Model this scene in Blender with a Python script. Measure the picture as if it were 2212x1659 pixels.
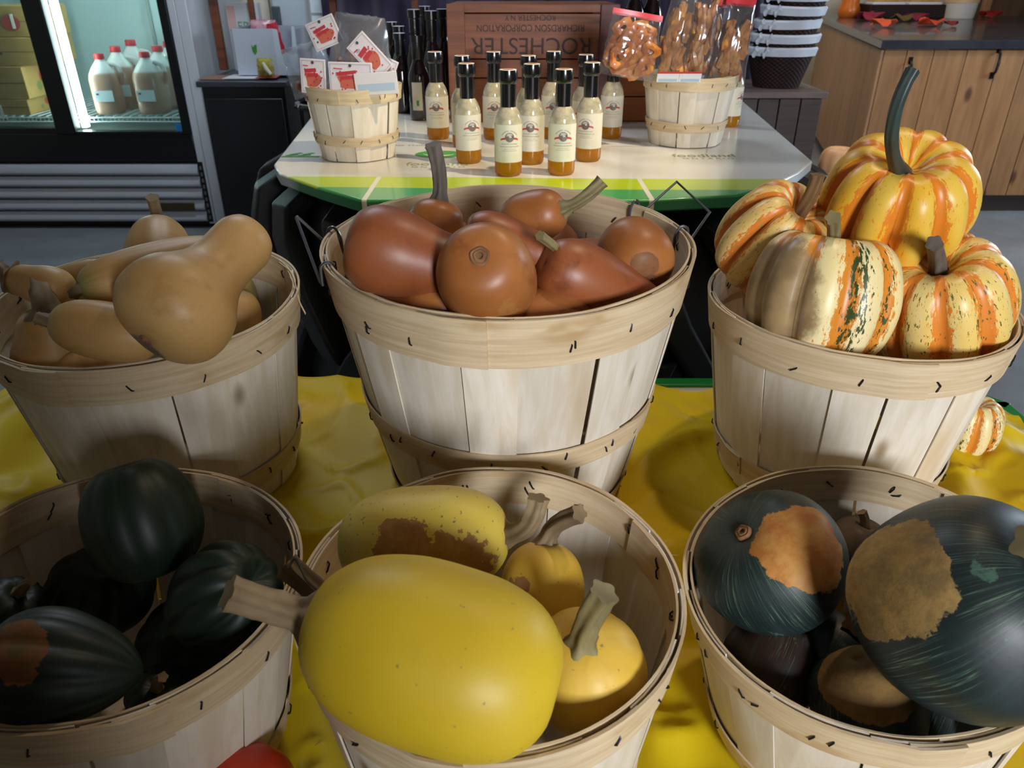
import bpy, math, random
import numpy as np
from mathutils import Vector, Matrix, Euler, noise as mnoise
from mathutils.bvhtree import BVHTree

random.seed(7)
for o in list(bpy.data.objects):
    bpy.data.objects.remove(o)
SC = bpy.context.scene
COL = SC.collection
PI = math.pi

# ------------------------------------------------------------------ camera
CAMZ, FPX, PITCH = 1.1, 1620.0, math.radians(28.5)
cam_d = bpy.data.cameras.new('camera')
cam_d.sensor_width = 36.0
cam_d.lens = FPX / 2212.0 * 36.0
cam_d.clip_start = 0.02
cam_d.dof.use_dof = True
cam_d.dof.focus_distance = 0.95
cam_d.dof.aperture_fstop = 11.0
cam = bpy.data.objects.new('camera', cam_d)
COL.objects.link(cam)
cam.location = (0, 0, CAMZ)
cam.rotation_euler = (PI / 2 - PITCH, 0, 0)
SC.camera = cam


def at(px, py, d=None, y=None, z=None):
    """world point seen at a photograph pixel, at depth d / on the plane y / on the plane z"""
    a, b = (px - 1106) / FPX, (829 - py) / FPX
    c, s = math.cos(PITCH), math.sin(PITCH)
    v = Vector((a, c + b * s, -s + b * c))
    if z is not None:
        v = v * ((z - CAMZ) / v.z)
    elif y is not None:
        v = v * (y / v.y)
    else:
        v = v * d
    return v + Vector((0, 0, CAMZ))


def pxm(px, P):
    """length in metres of px pixels at point P"""
    c, s = math.cos(PITCH), math.sin(PITCH)
    return px / FPX * (P.y * c - (P.z - CAMZ) * s)


# ------------------------------------------------------------------ light
SC.view_settings.view_transform = 'Standard'
SC.view_settings.look = 'None'
SC.view_settings.gamma = 1.0
SC.view_settings.use_curve_mapping = False
SC.view_settings.exposure = 0.0
W = bpy.data.worlds.new('world')
SC.world = W
W.use_nodes = True
W.node_tree.nodes['Background'].inputs[0].default_value = (0.55, 0.68, 0.9, 1)
W.node_tree.nodes['Background'].inputs[1].default_value = 0.3


def area(name, loc, target, sx, sy, power, color):
    l = bpy.data.lights.new(name, 'AREA')
    l.shape = 'RECTANGLE'
    l.size, l.size_y = sx, sy
    l.energy, l.color = power, color
    o = bpy.data.objects.new(name, l)
    COL.objects.link(o)
    o.location = loc
    o.rotation_euler = (Vector(target) - Vector(loc)).to_track_quat('-Z', 'Y').to_euler()
    return o


def spot(name, loc, target, power, color, half, blend, radius):
    l = bpy.data.lights.new(name, 'SPOT')
    l.energy, l.color = power, color
    l.spot_size = math.radians(half * 2)
    l.spot_blend = blend
    l.shadow_soft_size = radius
    o = bpy.data.objects.new(name, l)
    COL.objects.link(o)
    o.location = loc
    o.rotation_euler = (Vector(target) - Vector(loc)).to_track_quat('-Z', 'Y').to_euler()
    return o


# daylight through the window opening in the wall behind the camera (right) and a side window
WIN = (0.75, 1.55, 1.0, 1.95)          # x0 x1 z0 z1 of that opening
area('daylight_window', (1.15, -2.68, 1.48), (0.5, 1.0, 0.8), 0.78, 0.92, 170, (0.92, 0.95, 1.0))
area('daylight_side_window', (4.1, 3.2, 1.6), (0, 2.6, 0.9), 1.2, 1.1, 70, (0.72, 0.86, 1.0))
area('ceiling_panel_light', (-0.9, 3.0, 2.84), (-0.9, 3.0, 0), 1.2, 0.25, 32, (0.80, 0.90, 1.0))
area('ceiling_panel_light', (0.9, 5.2, 2.84), (0.9, 5.2, 0), 1.2, 0.25, 40, (1.0, 0.90, 0.78))  # added lamp, brightens the counter's angled end
# ceiling spot lamps, the last an added fill
SPOTS = [((1.25, 1.25, 2.62), (-0.02, 1.82, 0.74), 210, (1.0, 0.86, 0.62), 13.0, 0.55, 0.035),
         ((0.75, 1.35, 2.62), (0.2, 0.88, 0.65), 42, (1.0, 0.78, 0.55), 22, 0.9, 0.05),
         ((1.3, 2.9, 2.62), (2.1, 4.1, 0.5), 70, (1.0, 0.80, 0.6), 40, 0.9, 0.05)]  # fill lamp added to brighten the counter
for i, sp in enumerate(SPOTS):
    spot('ceiling_spot', *sp)

# ------------------------------------------------------------------ node helper
def lin(h):
    h = h.lstrip('#')
    c = [int(h[i:i + 2], 16) / 255 for i in (0, 2, 4)]
    return tuple((x / 12.92 if x <= 0.04045 else ((x + 0.055) / 1.055) ** 2.4) for x in c) + (1.0,)


class NT:
    def __init__(s, name):
        s.m = bpy.data.materials.new(name)
        s.m.use_nodes = True
        s.t = s.m.node_tree
        s.p = s.t.nodes['Principled BSDF']
        s.out = s.t.nodes['Material Output']

    def n(s, typ, **kw):
        nd = s.t.nodes.new(typ)
        for k, v in kw.items():
            setattr(nd, k, v)
        return nd

    def put(s, sock, v):
        if hasattr(v, 'links') or isinstance(v, bpy.types.NodeSocket):
            s.t.links.new(v, sock)
        else:
            sock.default_value = v

    def obj(s):
        return s.n('ShaderNodeTexCoord').outputs['Object']

    def gen(s):
        return s.n('ShaderNodeTexCoord').outputs['Generated']

    def attr(s, name, out='Fac'):
        return s.n('ShaderNodeAttribute', attribute_name=name).outputs[out]

    def rnd(s):
        return s.n('ShaderNodeObjectInfo').outputs['Random']

    def map(s, v, scale=(1, 1, 1), loc=(0, 0, 0), rot=(0, 0, 0)):
        m = s.n('ShaderNodeMapping')
        s.put(m.inputs['Vector'], v)
        m.inputs['Scale'].default_value = scale
        m.inputs['Location'].default_value = loc
        m.inputs['Rotation'].default_value = rot
        return m.outputs[0]

    def noise(s, v, scale, detail=4, rough=0.55, dist=0.0):
        m = s.n('ShaderNodeTexNoise')
        s.put(m.inputs['Vector'], v)
        m.inputs['Scale'].default_value = scale
        m.inputs['Detail'].default_value = detail
        m.inputs['Roughness'].default_value = rough
        m.inputs['Distortion'].default_value = dist
        return m.outputs['Fac']

    def voro(s, v, scale, feature='F1', out='Distance'):
        m = s.n('ShaderNodeTexVoronoi', feature=feature)
        s.put(m.inputs['Vector'], v)
        m.inputs['Scale'].default_value = scale
        return m.outputs[out]

    def math(s, op, a, b=0.0, c=None):
        m = s.n('ShaderNodeMath', operation=op)
        s.put(m.inputs[0], a)
        s.put(m.inputs[1], b)
        if c is not None:
            s.put(m.inputs[2], c)
        return m.outputs[0]

    def vmath(s, op, a, b=None):
        m = s.n('ShaderNodeVectorMath', operation=op)
        s.put(m.inputs[0], a)
        if b is not None:
            s.put(m.inputs[1], b)
        return m.outputs['Value'] if op in ('DOT_PRODUCT', 'LENGTH') else m.outputs['Vector']

    def ramp(s, v, a, b, lo=0.0, hi=1.0, smooth=True):
        m = s.n('ShaderNodeMapRange', interpolation_type='SMOOTHSTEP' if smooth else 'LINEAR')
        s.put(m.inputs[0], v)
        for i, x in enumerate((a, b, lo, hi)):
            m.inputs[i + 1].default_value = x
        return m.outputs[0]

    def mix(s, f, a, b, mode='MIX'):
        m = s.n('ShaderNodeMix', data_type='RGBA', blend_type=mode)
        s.put(m.inputs[0], f)
        s.put(m.inputs[6], a)
        s.put(m.inputs[7], b)
        return m.outputs[2]

    def sep(s, v):
        m = s.n('ShaderNodeSeparateXYZ')
        s.put(m.inputs[0], v)
        return m.outputs

    def comb(s, x, y, z):
        m = s.n('ShaderNodeCombineXYZ')
        for i, k in enumerate((x, y, z)):
            s.put(m.inputs[i], k)
        return m.outputs[0]

    def bump(s, h, strength=0.2, dist=0.002):
        m = s.n('ShaderNodeBump')
        m.inputs['Strength'].default_value = strength
        m.inputs['Distance'].default_value = dist
        s.put(m.inputs['Height'], h)
        s.t.links.new(m.outputs[0], s.p.inputs['Normal'])

    def set(s, **kw):
        nm = {'color': 'Base Color', 'rough': 'Roughness', 'metal': 'Metallic', 'coat': 'Coat Weight',
              'coatr': 'Coat Roughness', 'spec': 'Specular IOR Level', 'trans': 'Transmission Weight', 'ior': 'IOR',
              'sss': 'Subsurface Weight', 'em': 'Emission Color', 'ems': 'Emission Strength', 'alpha': 'Alpha',
              'sheen': 'Sheen Weight'}
        for k, v in kw.items():
            s.put(s.p.inputs[nm[k]], v)
        return s


MATS = {}


def plain(name, hexc, rough=0.5, **kw):
    if name not in MATS:
        n = NT(name)
        n.set(color=lin(hexc), rough=rough, **kw)
        MATS[name] = n.m
    return MATS[name]


def grainy(name, c1, c2, scale=6, stretch=(1, 1, 1), rough=0.55, bump=0.15, c3=None, rand=0.0, **kw):
    if name in MATS:
        return MATS[name]
    n = NT(name)
    v = n.map(n.obj(), stretch)
    if rand:
        r = n.math('MULTIPLY', n.rnd(), 37.0)
        v = n.vmath('ADD', v, n.comb(r, r, r))
    f = n.noise(v, scale, 6, 0.6)
    col = n.mix(n.ramp(f, 0.3, 0.72), lin(c1), lin(c2))
    if c3:
        f2 = n.noise(n.map(n.obj(), (0.6, 0.6, 0.6), (3, 1, 2)), scale * 0.35, 3)
        col = n.mix(n.ramp(f2, 0.52, 0.72), col, lin(c3))
    if rand:
        k = n.ramp(n.rnd(), 0, 1, 1 - rand, 1 + rand * 0.25, False)
        col = n.mix(1.0, col, n.comb(k, k, k), 'MULTIPLY')
    n.set(color=col, rough=rough, **kw)
    if bump:
        n.bump(f, bump, 0.001)
    MATS[name] = n.m
    return n.m


# ------------------------------------------------------------------ geometry helper
class G:
    def __init__(s):
        s.v, s.f = [], []

    def add(s, vs, fs):
        b = len(s.v)
        s.v += [tuple(x) for x in vs]
        s.f += [tuple(i + b for i in q) for q in fs]
        return s

    def box(s, c, d, M=None):
        c, d = Vector(c), Vector(d) / 2
        vs = [Vector((sx * d.x, sy * d.y, sz * d.z)) for sz in (-1, 1) for sy in (-1, 1) for sx in (-1, 1)]
        vs = [(M @ v if M else v) + c for v in vs]
        return s.add(vs, [(0, 2, 3, 1), (4, 5, 7, 6), (0, 1, 5, 4), (2, 6, 7, 3), (0, 4, 6, 2), (1, 3, 7, 5)])

    def lathe(s, prof, n=32, z0=0.0, fn=None, a0=0.0, a1=2 * PI):
        closed = abs(a1 - a0 - 2 * PI) < 1e-6
        m = n if closed else n + 1
        vs = []
        for (r, z) in prof:
            for i in range(m):
                a = a0 + (a1 - a0) * i / n
                k = fn(a, z) if fn else 1.0
                vs.append((r * k * math.cos(a), r * k * math.sin(a), z + z0))
        fs = []
        for j in range(len(prof) - 1):
            for i in range(n):
                i2 = (i + 1) % m
                fs.append((j * m + i, j * m + i2, (j + 1) * m + i2, (j + 1) * m + i))
        return s.add(vs, fs)

    def tube(s, path, rad, n=8, ridge=0.0, nr=5, cap=True, roll=0.0):
        P = [Vector(p) for p in path]
        if not isinstance(rad, (list, tuple)):
            rad = [rad] * len(P)
        T = [(P[min(i + 1, len(P) - 1)] - P[max(i - 1, 0)]).normalized() for i in range(len(P))]
        u = T[0].orthogonal().normalized()
        vs = []
        for i, (p, t) in enumerate(zip(P, T)):
            u = (u - t * u.dot(t)).normalized()
            w = t.cross(u)
            for k in range(n):
                a = 2 * PI * k / n + roll * i / len(P)
                r = rad[i] * (1 + ridge * 0.75 * math.cos(nr * 2 * PI * k / n) + (0.45 * ridge * mnoise.noise((k * 0.7, i * 0.5, len(s.v) + rad[0] * 999)) if ridge else 0))
                vs.append(p + (u * math.cos(a) + w * math.sin(a)) * r)
        fs = [(j * n + k, j * n + (k + 1) % n, (j + 1) * n + (k + 1) % n, (j + 1) * n + k)
              for j in range(len(P) - 1) for k in range(n)]
        if cap:
            fs += [tuple(range(n - 1, -1, -1)), tuple((len(P) - 1) * n + k for k in range(n))]
        return s.add(vs, fs)

    def grid(s, nu, nv, fn, thick=0.0, wrap=False):
        """fn(u,v)->point, u,v in 0..1"""
        vs = [Vector(fn(i / nu, j / nv)) for j in range(nv + 1) for i in range(nu + 1)]
        q = lambda i, j: j * (nu + 1) + i
        fs = [(q(i, j), q(i + 1, j), q(i + 1, j + 1), q(i, j + 1)) for j in range(nv) for i in range(nu)]
        return s.add(vs, fs)

    def prism(s, poly, z0, z1):
        n = len(poly)
        vs = [(x, y, z0) for x, y in poly] + [(x, y, z1) for x, y in poly]
        fs = [tuple(range(n - 1, -1, -1)), tuple(range(n, 2 * n))]
        fs += [(i, (i + 1) % n, n + (i + 1) % n, n + i) for i in range(n)]
        return s.add(vs, fs)

    def mesh(s, name, mat, smooth=True, sharp=40):
        me = bpy.data.meshes.new(name)
        me.from_pydata(s.v, [], s.f)
        me.update()
        if mat:
            me.materials.append(mat)
        if smooth:
            me.polygons.foreach_set('use_smooth', [True] * len(me.polygons))
            me.set_sharp_from_angle(angle=math.radians(sharp))
        return me

    def obj(s, name, mat, parent=None, smooth=True, bevel=0.0, loc=None, rot=None, sharp=40, solid=0.0, sub=0):
        return link(name, s.mesh(name, mat, smooth, sharp), parent, loc, rot, bevel, solid, sub)


def link(name, me, parent=None, loc=None, rot=None, bevel=0.0, solid=0.0, sub=0):
    o = bpy.data.objects.new(name, me)
    COL.objects.link(o)
    if parent:
        o.parent = parent
    if loc is not None:
        o.location = loc
    if rot is not None:
        o.rotation_euler = rot
    if solid:
        m = o.modifiers.new('thickness', 'SOLIDIFY')
        m.thickness = solid
        m.offset = 0
    if bevel:
        m = o.modifiers.new('bevel', 'BEVEL')
        m.width = bevel
        m.segments = 2
        m.limit_method = 'ANGLE'
    if sub:
        m = o.modifiers.new('sub', 'SUBSURF')
        m.levels = m.render_levels = sub
    return o


def tag(o, label, cat, group=None, kind=None):
    if label:
        o['label'] = label
    if cat:
        o['category'] = cat
    if group:
        o['group'] = group
    if kind:
        o['kind'] = kind
    return o


def thing(name, label, cat, loc=(0, 0, 0), rot=(0, 0, 0), group=None):
    o = bpy.data.objects.new(name, None)
    o.empty_display_size = 0.05
    COL.objects.link(o)
    o.location = loc
    o.rotation_euler = rot
    return tag(o, label, cat, group)


def struct(name, g, mat, parent=None, **kw):
    o = g.obj(name, mat, parent, **kw)
    if not parent:
        o['kind'] = 'structure'
    return o


def copy_tree(o, parent=None):
    c = o.copy()
    COL.objects.link(c)
    if parent:
        c.parent = parent
    for ch in list(o.children):
        copy_tree(ch, c)
    return c


def text_mesh(body, size, mat, align='CENTER'):
    cu = bpy.data.curves.new('lettering', 'FONT')
    cu.body, cu.size, cu.align_x = body, size, align
    cu.align_y = 'CENTER'
    o = bpy.data.objects.new('lettering', cu)
    COL.objects.link(o)
    dg = bpy.context.evaluated_depsgraph_get()
    me = bpy.data.meshes.new_from_object(o.evaluated_get(dg))
    bpy.data.objects.remove(o)
    me.materials.clear()
    me.materials.append(mat)
    return me


def smoothstep(a, b, x):
    t = min(1, max(0, (x - a) / (b - a)))
    return t * t * (3 - 2 * t)


def catmull(pts, n):
    """sample a Catmull-Rom curve through 2d/3d pts"""
    P = np.array(pts, float)
    seg = np.linalg.norm(np.diff(P, axis=0), axis=1)
    T = np.concatenate([[0], np.cumsum(np.sqrt(np.maximum(seg, 1e-9)))])
    out = []
    Pe = np.vstack([2 * P[0] - P[1], P, 2 * P[-1] - P[-2]])
    Te = np.concatenate([[T[0] - (T[1] - T[0])], T, [T[-1] + (T[-1] - T[-2])]])
    for t in np.linspace(0, T[-1], n):
        i = min(int(np.searchsorted(T, t, 'right')), len(P) - 1)
        p0, p1, p2, p3 = Pe[i - 1], Pe[i], Pe[i + 1], Pe[i + 2]
        t0, t1, t2, t3 = Te[i - 1], Te[i], Te[i + 1], Te[i + 2]
        A1 = (t1 - t) / (t1 - t0) * p0 + (t - t0) / (t1 - t0) * p1
        A2 = (t2 - t) / (t2 - t1) * p1 + (t - t1) / (t2 - t1) * p2
        A3 = (t3 - t) / (t3 - t2) * p2 + (t - t2) / (t3 - t2) * p3
        B1 = (t2 - t) / (t2 - t0) * A1 + (t - t0) / (t2 - t0) * A2
        B2 = (t3 - t) / (t3 - t1) * A2 + (t - t1) / (t3 - t1) * A3
        out.append((t2 - t) / (t2 - t1) * B1 + (t - t1) / (t2 - t1) * B2)
    return np.array(out)


# ================================================================== THE ROOM
X0, X1, Y0, Y1, ZC = -3.3, 3.95, -2.6, 7.4, 2.9
m_floor = grainy('concrete_floor', '#6f7478', '#7d8286', 5, (1, 1, 1), 0.45, 0.1, c3='#62676b')
m_wall = grainy('cream_plaster', '#d8cfbd', '#e6dfd0', 4, (1, 1, 1), 0.8, 0.1, c3='#cdbd9c')
m_ceil = plain('ceiling_paint', '#5d5348', 0.9)
struct('floor', G().box(((X0 + X1) / 2, (Y0 + Y1) / 2, -0.05), (X1 - X0 + 0.4, Y1 - Y0 + 0.4, 0.1)), m_floor)
struct('ceiling', G().box(((X0 + X1) / 2, (Y0 + Y1) / 2, ZC + 0.05), (X1 - X0, Y1 - Y0, 0.1)), m_ceil)
struct('wall_back', G().box(((X0 + X1) / 2, Y1 + 0.05, ZC / 2), (X1 - X0, 0.1, ZC)), m_wall)
struct('wall_left', G().box((X0 - 0.05, (Y0 + Y1) / 2, ZC / 2), (0.1, Y1 - Y0, ZC)), m_wall)


def holed_wall(name, axis, at_, lo, hi, h0, h1, z0, z1):
    g = G()
    parts = [(lo, h0, 0, ZC), (h1, hi, 0, ZC), (h0, h1, 0, z0), (h0, h1, z1, ZC)]
    for a, b, c, d in parts:
        if axis == 'y':
            g.box(((a + b) / 2, at_, (c + d) / 2), (b - a, 0.1, d - c))
        else:
            g.box((at_, (a + b) / 2, (c + d) / 2), (0.1, b - a, d - c))
    return struct(name, g, m_wall, smooth=False)


m_barn = grainy('barn_boards', '#4a3526', '#5c4330', 4, (6, 6, 1), 0.8, 0.2)
m_wall_keep, m_wall = m_wall, m_barn
holed_wall('wall_front', 'y', Y0 - 0.05, X0, X1, WIN[0], WIN[1], WIN[2], WIN[3])
holed_wall('wall_right', 'x', X1 + 0.05, Y0, Y1, 2.6, 3.8, 1.05, 2.15)
struct('wall_added_for_shade', G().box((-0.96, -0.75, 1.2), (2.58, 0.08, 2.4)), grainy('brown_barn_boards', '#4a3526', '#5c4330', 4, (6, 6, 1), 0.8, 0.2))  # unseen wall added to shade the left baskets from the window
m_white = plain('white_paint', '#e8e8e6', 0.5)
g = G()
for x in (WIN[0], WIN[1]):
    g.box((x, Y0 - 0.05, (WIN[2] + WIN[3]) / 2), (0.05, 0.12, WIN[3] - WIN[2] + 0.05))
for z in (WIN[2], WIN[3]):
    g.box(((WIN[0] + WIN[1]) / 2, Y0 - 0.05, z), (WIN[1] - WIN[0], 0.12, 0.05))
struct('window_1', g, m_white)
g = G()
for y in (2.6, 3.8):
    g.box((X1 + 0.05, y, 1.6), (0.12, 0.05, 1.15))
for z in (1.05, 2.15):
    g.box((X1 + 0.05, 3.2, z), (0.12, 1.2, 0.05))
struct('window_2', g, m_white)

m_black = plain('black_metal', '#101114', 0.4)
for i, sp in enumerate(SPOTS):
    L, T = Vector(sp[0]), Vector(sp[1])
    d = (T - L).normalized()
    t = thing('ceiling_spotlight', ['black ceiling spotlight aimed at the dressing bottles', 'black ceiling spotlight above the squash baskets',
                                    'added black spotlight brightening the wooden counter'][i], 'spotlight', (L.x, L.y, ZC), group='ceiling spotlights')
    q = d.to_track_quat('Z', 'Y').to_euler()
    G().tube([(0, 0, 0), (0, 0, -0.16)], 0.012).obj('stem', m_black, t)
    G().lathe([(0.02, -0.14), (0.05, -0.10), (0.055, -0.02), (0.052, -0.02), (0.045, -0.1), (0.0, -0.12)], 24).obj(
        'shade', m_black, t, loc=L - Vector((L.x, L.y, ZC)) - d * 0.03, rot=q)

t = thing('ceiling_light_panel', 'long white ceiling light panel over the back of the shop', 'ceiling light', (-0.9, 3.0, ZC))
G().box((0, 0, -0.02), (1.3, 0.32, 0.038)).obj('housing', m_white, t, bevel=0.004)
t = thing('ceiling_light_panel', 'added white ceiling light panel brightening the pine counter', 'ceiling light', (0.9, 5.2, ZC))  # housing for the added counter lamp
G().box((0, 0, -0.02), (1.3, 0.32, 0.038)).obj('housing', m_white, t, bevel=0.004)
# ================================================================== BASKETS
m_veneer = None


def veneer():
    n = NT('pale_poplar_veneer')
    v = n.obj()
    r = n.math('MULTIPLY', n.rnd(), 53.0)
    off = n.comb(r, r, r)
    g1 = n.noise(n.vmath('ADD', n.map(v, (60, 60, 5)), off), 1.0, 5, 0.6, 0.4)
    g2 = n.noise(n.vmath('ADD', n.map(v, (9, 9, 2.5)), off), 1.0, 3, 0.5)
    col = n.mix(n.ramp(g1, 0.3, 0.7), lin('#d4c9b4'), lin('#e4dccf'))
    col = n.mix(n.ramp(g2, 0.55, 0.8), col, lin('#c4ab86'))
    kn = n.voro(n.vmath('ADD', n.map(v, (7, 7, 3.2)), off), 1.0)
    col = n.mix(n.ramp(kn, 0.10, 0.02), col, lin('#8a7355'))
    k = n.ramp(n.rnd(), 0, 1, 0.84, 1.06, False)
    col = n.mix(1.0, col, n.comb(k, n.math('MULTIPLY', k, 0.985), n.math('MULTIPLY', k, 0.965)), 'MULTIPLY')
    n.set(color=col, rough=0.55, spec=0.35)
    n.bump(g1, 0.25, 0.0006)
    return n.m


m_veneer = veneer()
def hoop_mat():
    n = NT('poplar_hoop_veneer')
    o_ = n.obj()
    s_ = n.sep(o_)
    an = n.math('ARCTAN2', s_[1], s_[0])
    r = n.math('MULTIPLY', n.rnd(), 31.0)
    v = n.comb(n.math('ADD', n.math('MULTIPLY', an, 1.6), r), n.math('MULTIPLY', s_[2], 160.0), r)
    f = n.noise(v, 1.0, 5, 0.6, 0.3)
    col = n.mix(n.ramp(f, 0.3, 0.7), lin('#c0a884'), lin('#d4c09e'))
    col = n.mix(n.ramp(n.noise(n.map(o_, (1, 1, 2), (3, 3, 3)), 9, 3), 0.58, 0.75), col, lin('#b39469'))
    n.set(color=col, rough=0.55, spec=0.35)
    n.bump(f, 0.15, 0.0005)
    return n.m


m_hoop = hoop_mat()
m_raw = grainy('raw_veneer_edge', '#a98a60', '#c9ac82', 30, (1, 1, 1), 0.8, 0.3)
m_staple = plain('dark_staple', '#2a2a33', 0.45, metal=0.7)
m_wire = plain('galvanised_wire', '#70747a', 0.35, metal=0.9)
me_staple = G().tube([(-0.0005, -0.0045, 0), (0.0012, -0.003, 0.0004), (0.0014, 0.0028, -0.0003), (-0.0005, 0.0045, 0.0002)], 0.0008, 5).mesh('staple', m_staple)


def basket(name, label, rimc, R, Rb, H, tilt=(0, 0), nst=16, hoops=((0.06, 0.17),), rim=0.045, group=None, seed=0, scale_st=1.0,
           bulge=0.9, lap=-1.9, fray=0.0015):
    rnd = random.Random(seed)
    a, b = tilt
    nrm = Vector((-b, -a, 1)).normalized()
    q = Vector((0, 0, 1)).rotation_difference(nrm)
    loc = Vector(rimc) - nrm * H
    t = thing(name, label, 'basket', loc, q.to_euler(), group)
    M = Matrix.Translation(loc) @ q.to_matrix().to_4x4()
    rr = lambda z: Rb + (R - 0.004 - Rb) * (max(0, z) / H) ** bulge
    th = 0.0018
    # staves, every other one lying on top of its neighbours
    var = []
    for k in range(2):
        wid = 2 * PI / nst * (0.80 if k else 1.22)
        off = th * 0.75 if k else -th * 0.75
        g = G()
        nu, nv = 5, 9
        for side in (0, 1):
            g.add([((rr(z) + off + side * th) * math.cos(an), (rr(z) + off + side * th) * math.sin(an), z)
                   for j in range(nv + 1) for z in [H * j / nv * 0.998] for i in range(nu + 1)
                   for an in [wid * (i / nu - 0.5) * (1 - 0.04 * (1 - j / nv))]], [])
        N = (nu + 1) * (nv + 1)
        qd = lambda s, i, j: s * N + j * (nu + 1) + i
        for j in range(nv):
            for i in range(nu):
                g.f.append((qd(1, i, j), qd(1, i + 1, j), qd(1, i + 1, j + 1), qd(1, i, j + 1)))
                g.f.append((qd(0, i, j + 1), qd(0, i + 1, j + 1), qd(0, i + 1, j), qd(0, i, j)))
            for i in (0, nu):
                g.f.append((qd(0, i, j), qd(1, i, j), qd(1, i, j + 1), qd(0, i, j + 1)))
        for i in range(nu):
            for j in (0, nv):
                g.f.append((qd(0, i, j), qd(0, i + 1, j), qd(1, i + 1, j), qd(1, i, j)))
        var.append(g.mesh('stave', m_veneer, sharp=30))
    ph = rnd.uniform(0, 1)
    for i in range(nst):
        link('stave', var[i % 2], t, rot=(0, 0, 2 * PI * (i + ph) / nst + rnd.uniform(-0.02, 0.02)))
    G().lathe([(0.0, 0.004), (Rb - 0.003, 0.004), (Rb - 0.003, 0.010), (0, 0.010)], 32).obj('bottom', m_veneer, t)

    def hoop(nm, z0, z1, off, a_s, thk=0.0022, up=0.0):
        """spiral band with a lapped end"""
        n, extra = 96, 0.24
        g = G()
        vs = []
        for i in range(n + 1):
            an = a_s + (2 * PI + extra) * i / n
            lift = smoothstep(2 * PI - 0.06, 2 * PI + 0.02, an - a_s) * thk * 1.15 * (1 if off > 0 else -1)
            w = 0.0012 * math.sin(3 * an + seed) + fray * mnoise.noise((3 * an, seed, z0 * 9))
            for (dz, s) in ((z0, 0), (z1 + up + w, 0), (z1 + up + w * 1.3, 1), (z0 + w * 0.6, 1)):
                zz = dz
                base = rr(min(zz, H)) + off + lift
                r_ = base + (thk if s else 0) * (1 if off > 0 else -1)
                vs.append((r_ * math.cos(an), r_ * math.sin(an), zz))
        fs = []
        for i in range(n):
            for k in range(4):
                k2 = (k + 1) % 4
                fs.append((i * 4 + k, (i + 1) * 4 + k, (i + 1) * 4 + k2, i * 4 + k2))
        fs += [(0, 1, 2, 3), (n * 4 + 3, n * 4 + 2, n * 4 + 1, n * 4)]
        g.add(vs, fs)
        return g.obj(nm, m_hoop, t, sharp=35)

    hs = [hoop('rim_hoop', H - rim, H, th * 1.8, lap, 0.0028, 0.001)]
    spec = [(hs[0], H - rim * 0.62, 1)]
    hi = hoop('inner_rim_hoop', H - rim * 0.92, H, -th * 0.9, lap + 2.2, 0.0022, 0.0015)
    for (z0, z1) in hoops:
        h = hoop('hoop', z0 * H, z1 * H, th * 1.8, lap + rnd.uniform(-2.5, 2.5), 0.0022)
        spec.append((h, (z0 + z1) / 2 * H, 1))
    for (h, z, s) in spec:
        for i in range(nst):
            for rep in range(1 if rnd.random() < 0.75 else 2):
                an = 2 * PI * (i + ph + (0.0 if rep == 0 else 0.16)) / nst + rnd.uniform(-0.05, 0.05)
                zz = z + rnd.uniform(-0.25, 0.25) * rim * 0.5
                r_ = rr(zz) + th * 1.8 + 0.0024
                o = link('staple', me_staple, h, (r_ * math.cos(an), r_ * math.sin(an), zz),
                         (PI / 2 + rnd.uniform(-0.9, 0.9), 0, an))
                o.scale = (scale_st * 1.25,) * 3
    for i in range(nst):
        an = 2 * PI * (i + ph) / nst + rnd.uniform(-0.05, 0.05)
        for rep in range(rnd.choice((1, 2))):
            zz = H - rim * 0.45 + rnd.uniform(-0.2, 0.2) * rim
            r_ = rr(zz) - th * 0.9 - 0.0026
            o = link('staple', me_staple, hi, (r_ * math.cos(an + rep * 0.03), r_ * math.sin(an + rep * 0.03), zz),
                     (PI / 2 + rnd.uniform(-1.2, 1.2), 0, an + PI))
            o.scale = (scale_st * 1.25,) * 3
    return t, M


RIM = {'C': Vector((-0.005, 0.95, CAMZ - 0.301)), 'L': Vector((-0.499, 0.957, CAMZ - 0.384)), 'R': Vector((0.482, 0.978, CAMZ - 0.395)),
       'FC': Vector((-0.02, 0.54, CAMZ - 0.51)), 'FL': Vector((-0.401, 0.572, CAMZ - 0.528)), 'FR': Vector((0.366, 0.588, CAMZ - 0.55))}
bC, MC = basket('bushel_basket', 'large wire-handled splint bushel basket full of tan-orange butternut squash', RIM['C'], 0.2385, 0.166, 0.372, (0.044, 0.0), 18,
                ((0.375, 0.475), (0.0, 0.09)), 0.062, seed=3, bulge=0.82)
bL, ML = basket('splint_basket', 'pale splint basket holding cream-coloured butternut squash, beside the display cooler', RIM['L'], 0.2014, 0.158, 0.287, (0.055, 0.0), 16,
                ((0.12, 0.235),), 0.05, seed=5)
bR, MR = basket('splint_basket', 'pale splint basket heaped with striped carnival squash', RIM['R'], 0.2014, 0.152, 0.277, (0.0, 0.0), 16,
                ((0.11, 0.225),), 0.05, seed=8, lap=-1.75)
bFC, MFC = basket('splint_basket', 'splint basket holding yellow spaghetti squash, front middle', RIM['FC'], 0.182, 0.145, 0.268, (0.035, 0.0), 16,
                  ((0.10, 0.22),), 0.045, seed=11)
bFL, MFL = basket('splint_basket', 'splint basket holding dark green acorn squash', RIM['FL'], 0.182, 0.145, 0.255, (0.0, -0.07), 16,
                  ((0.12, 0.26),), 0.045, seed=14, lap=-1.15)
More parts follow.
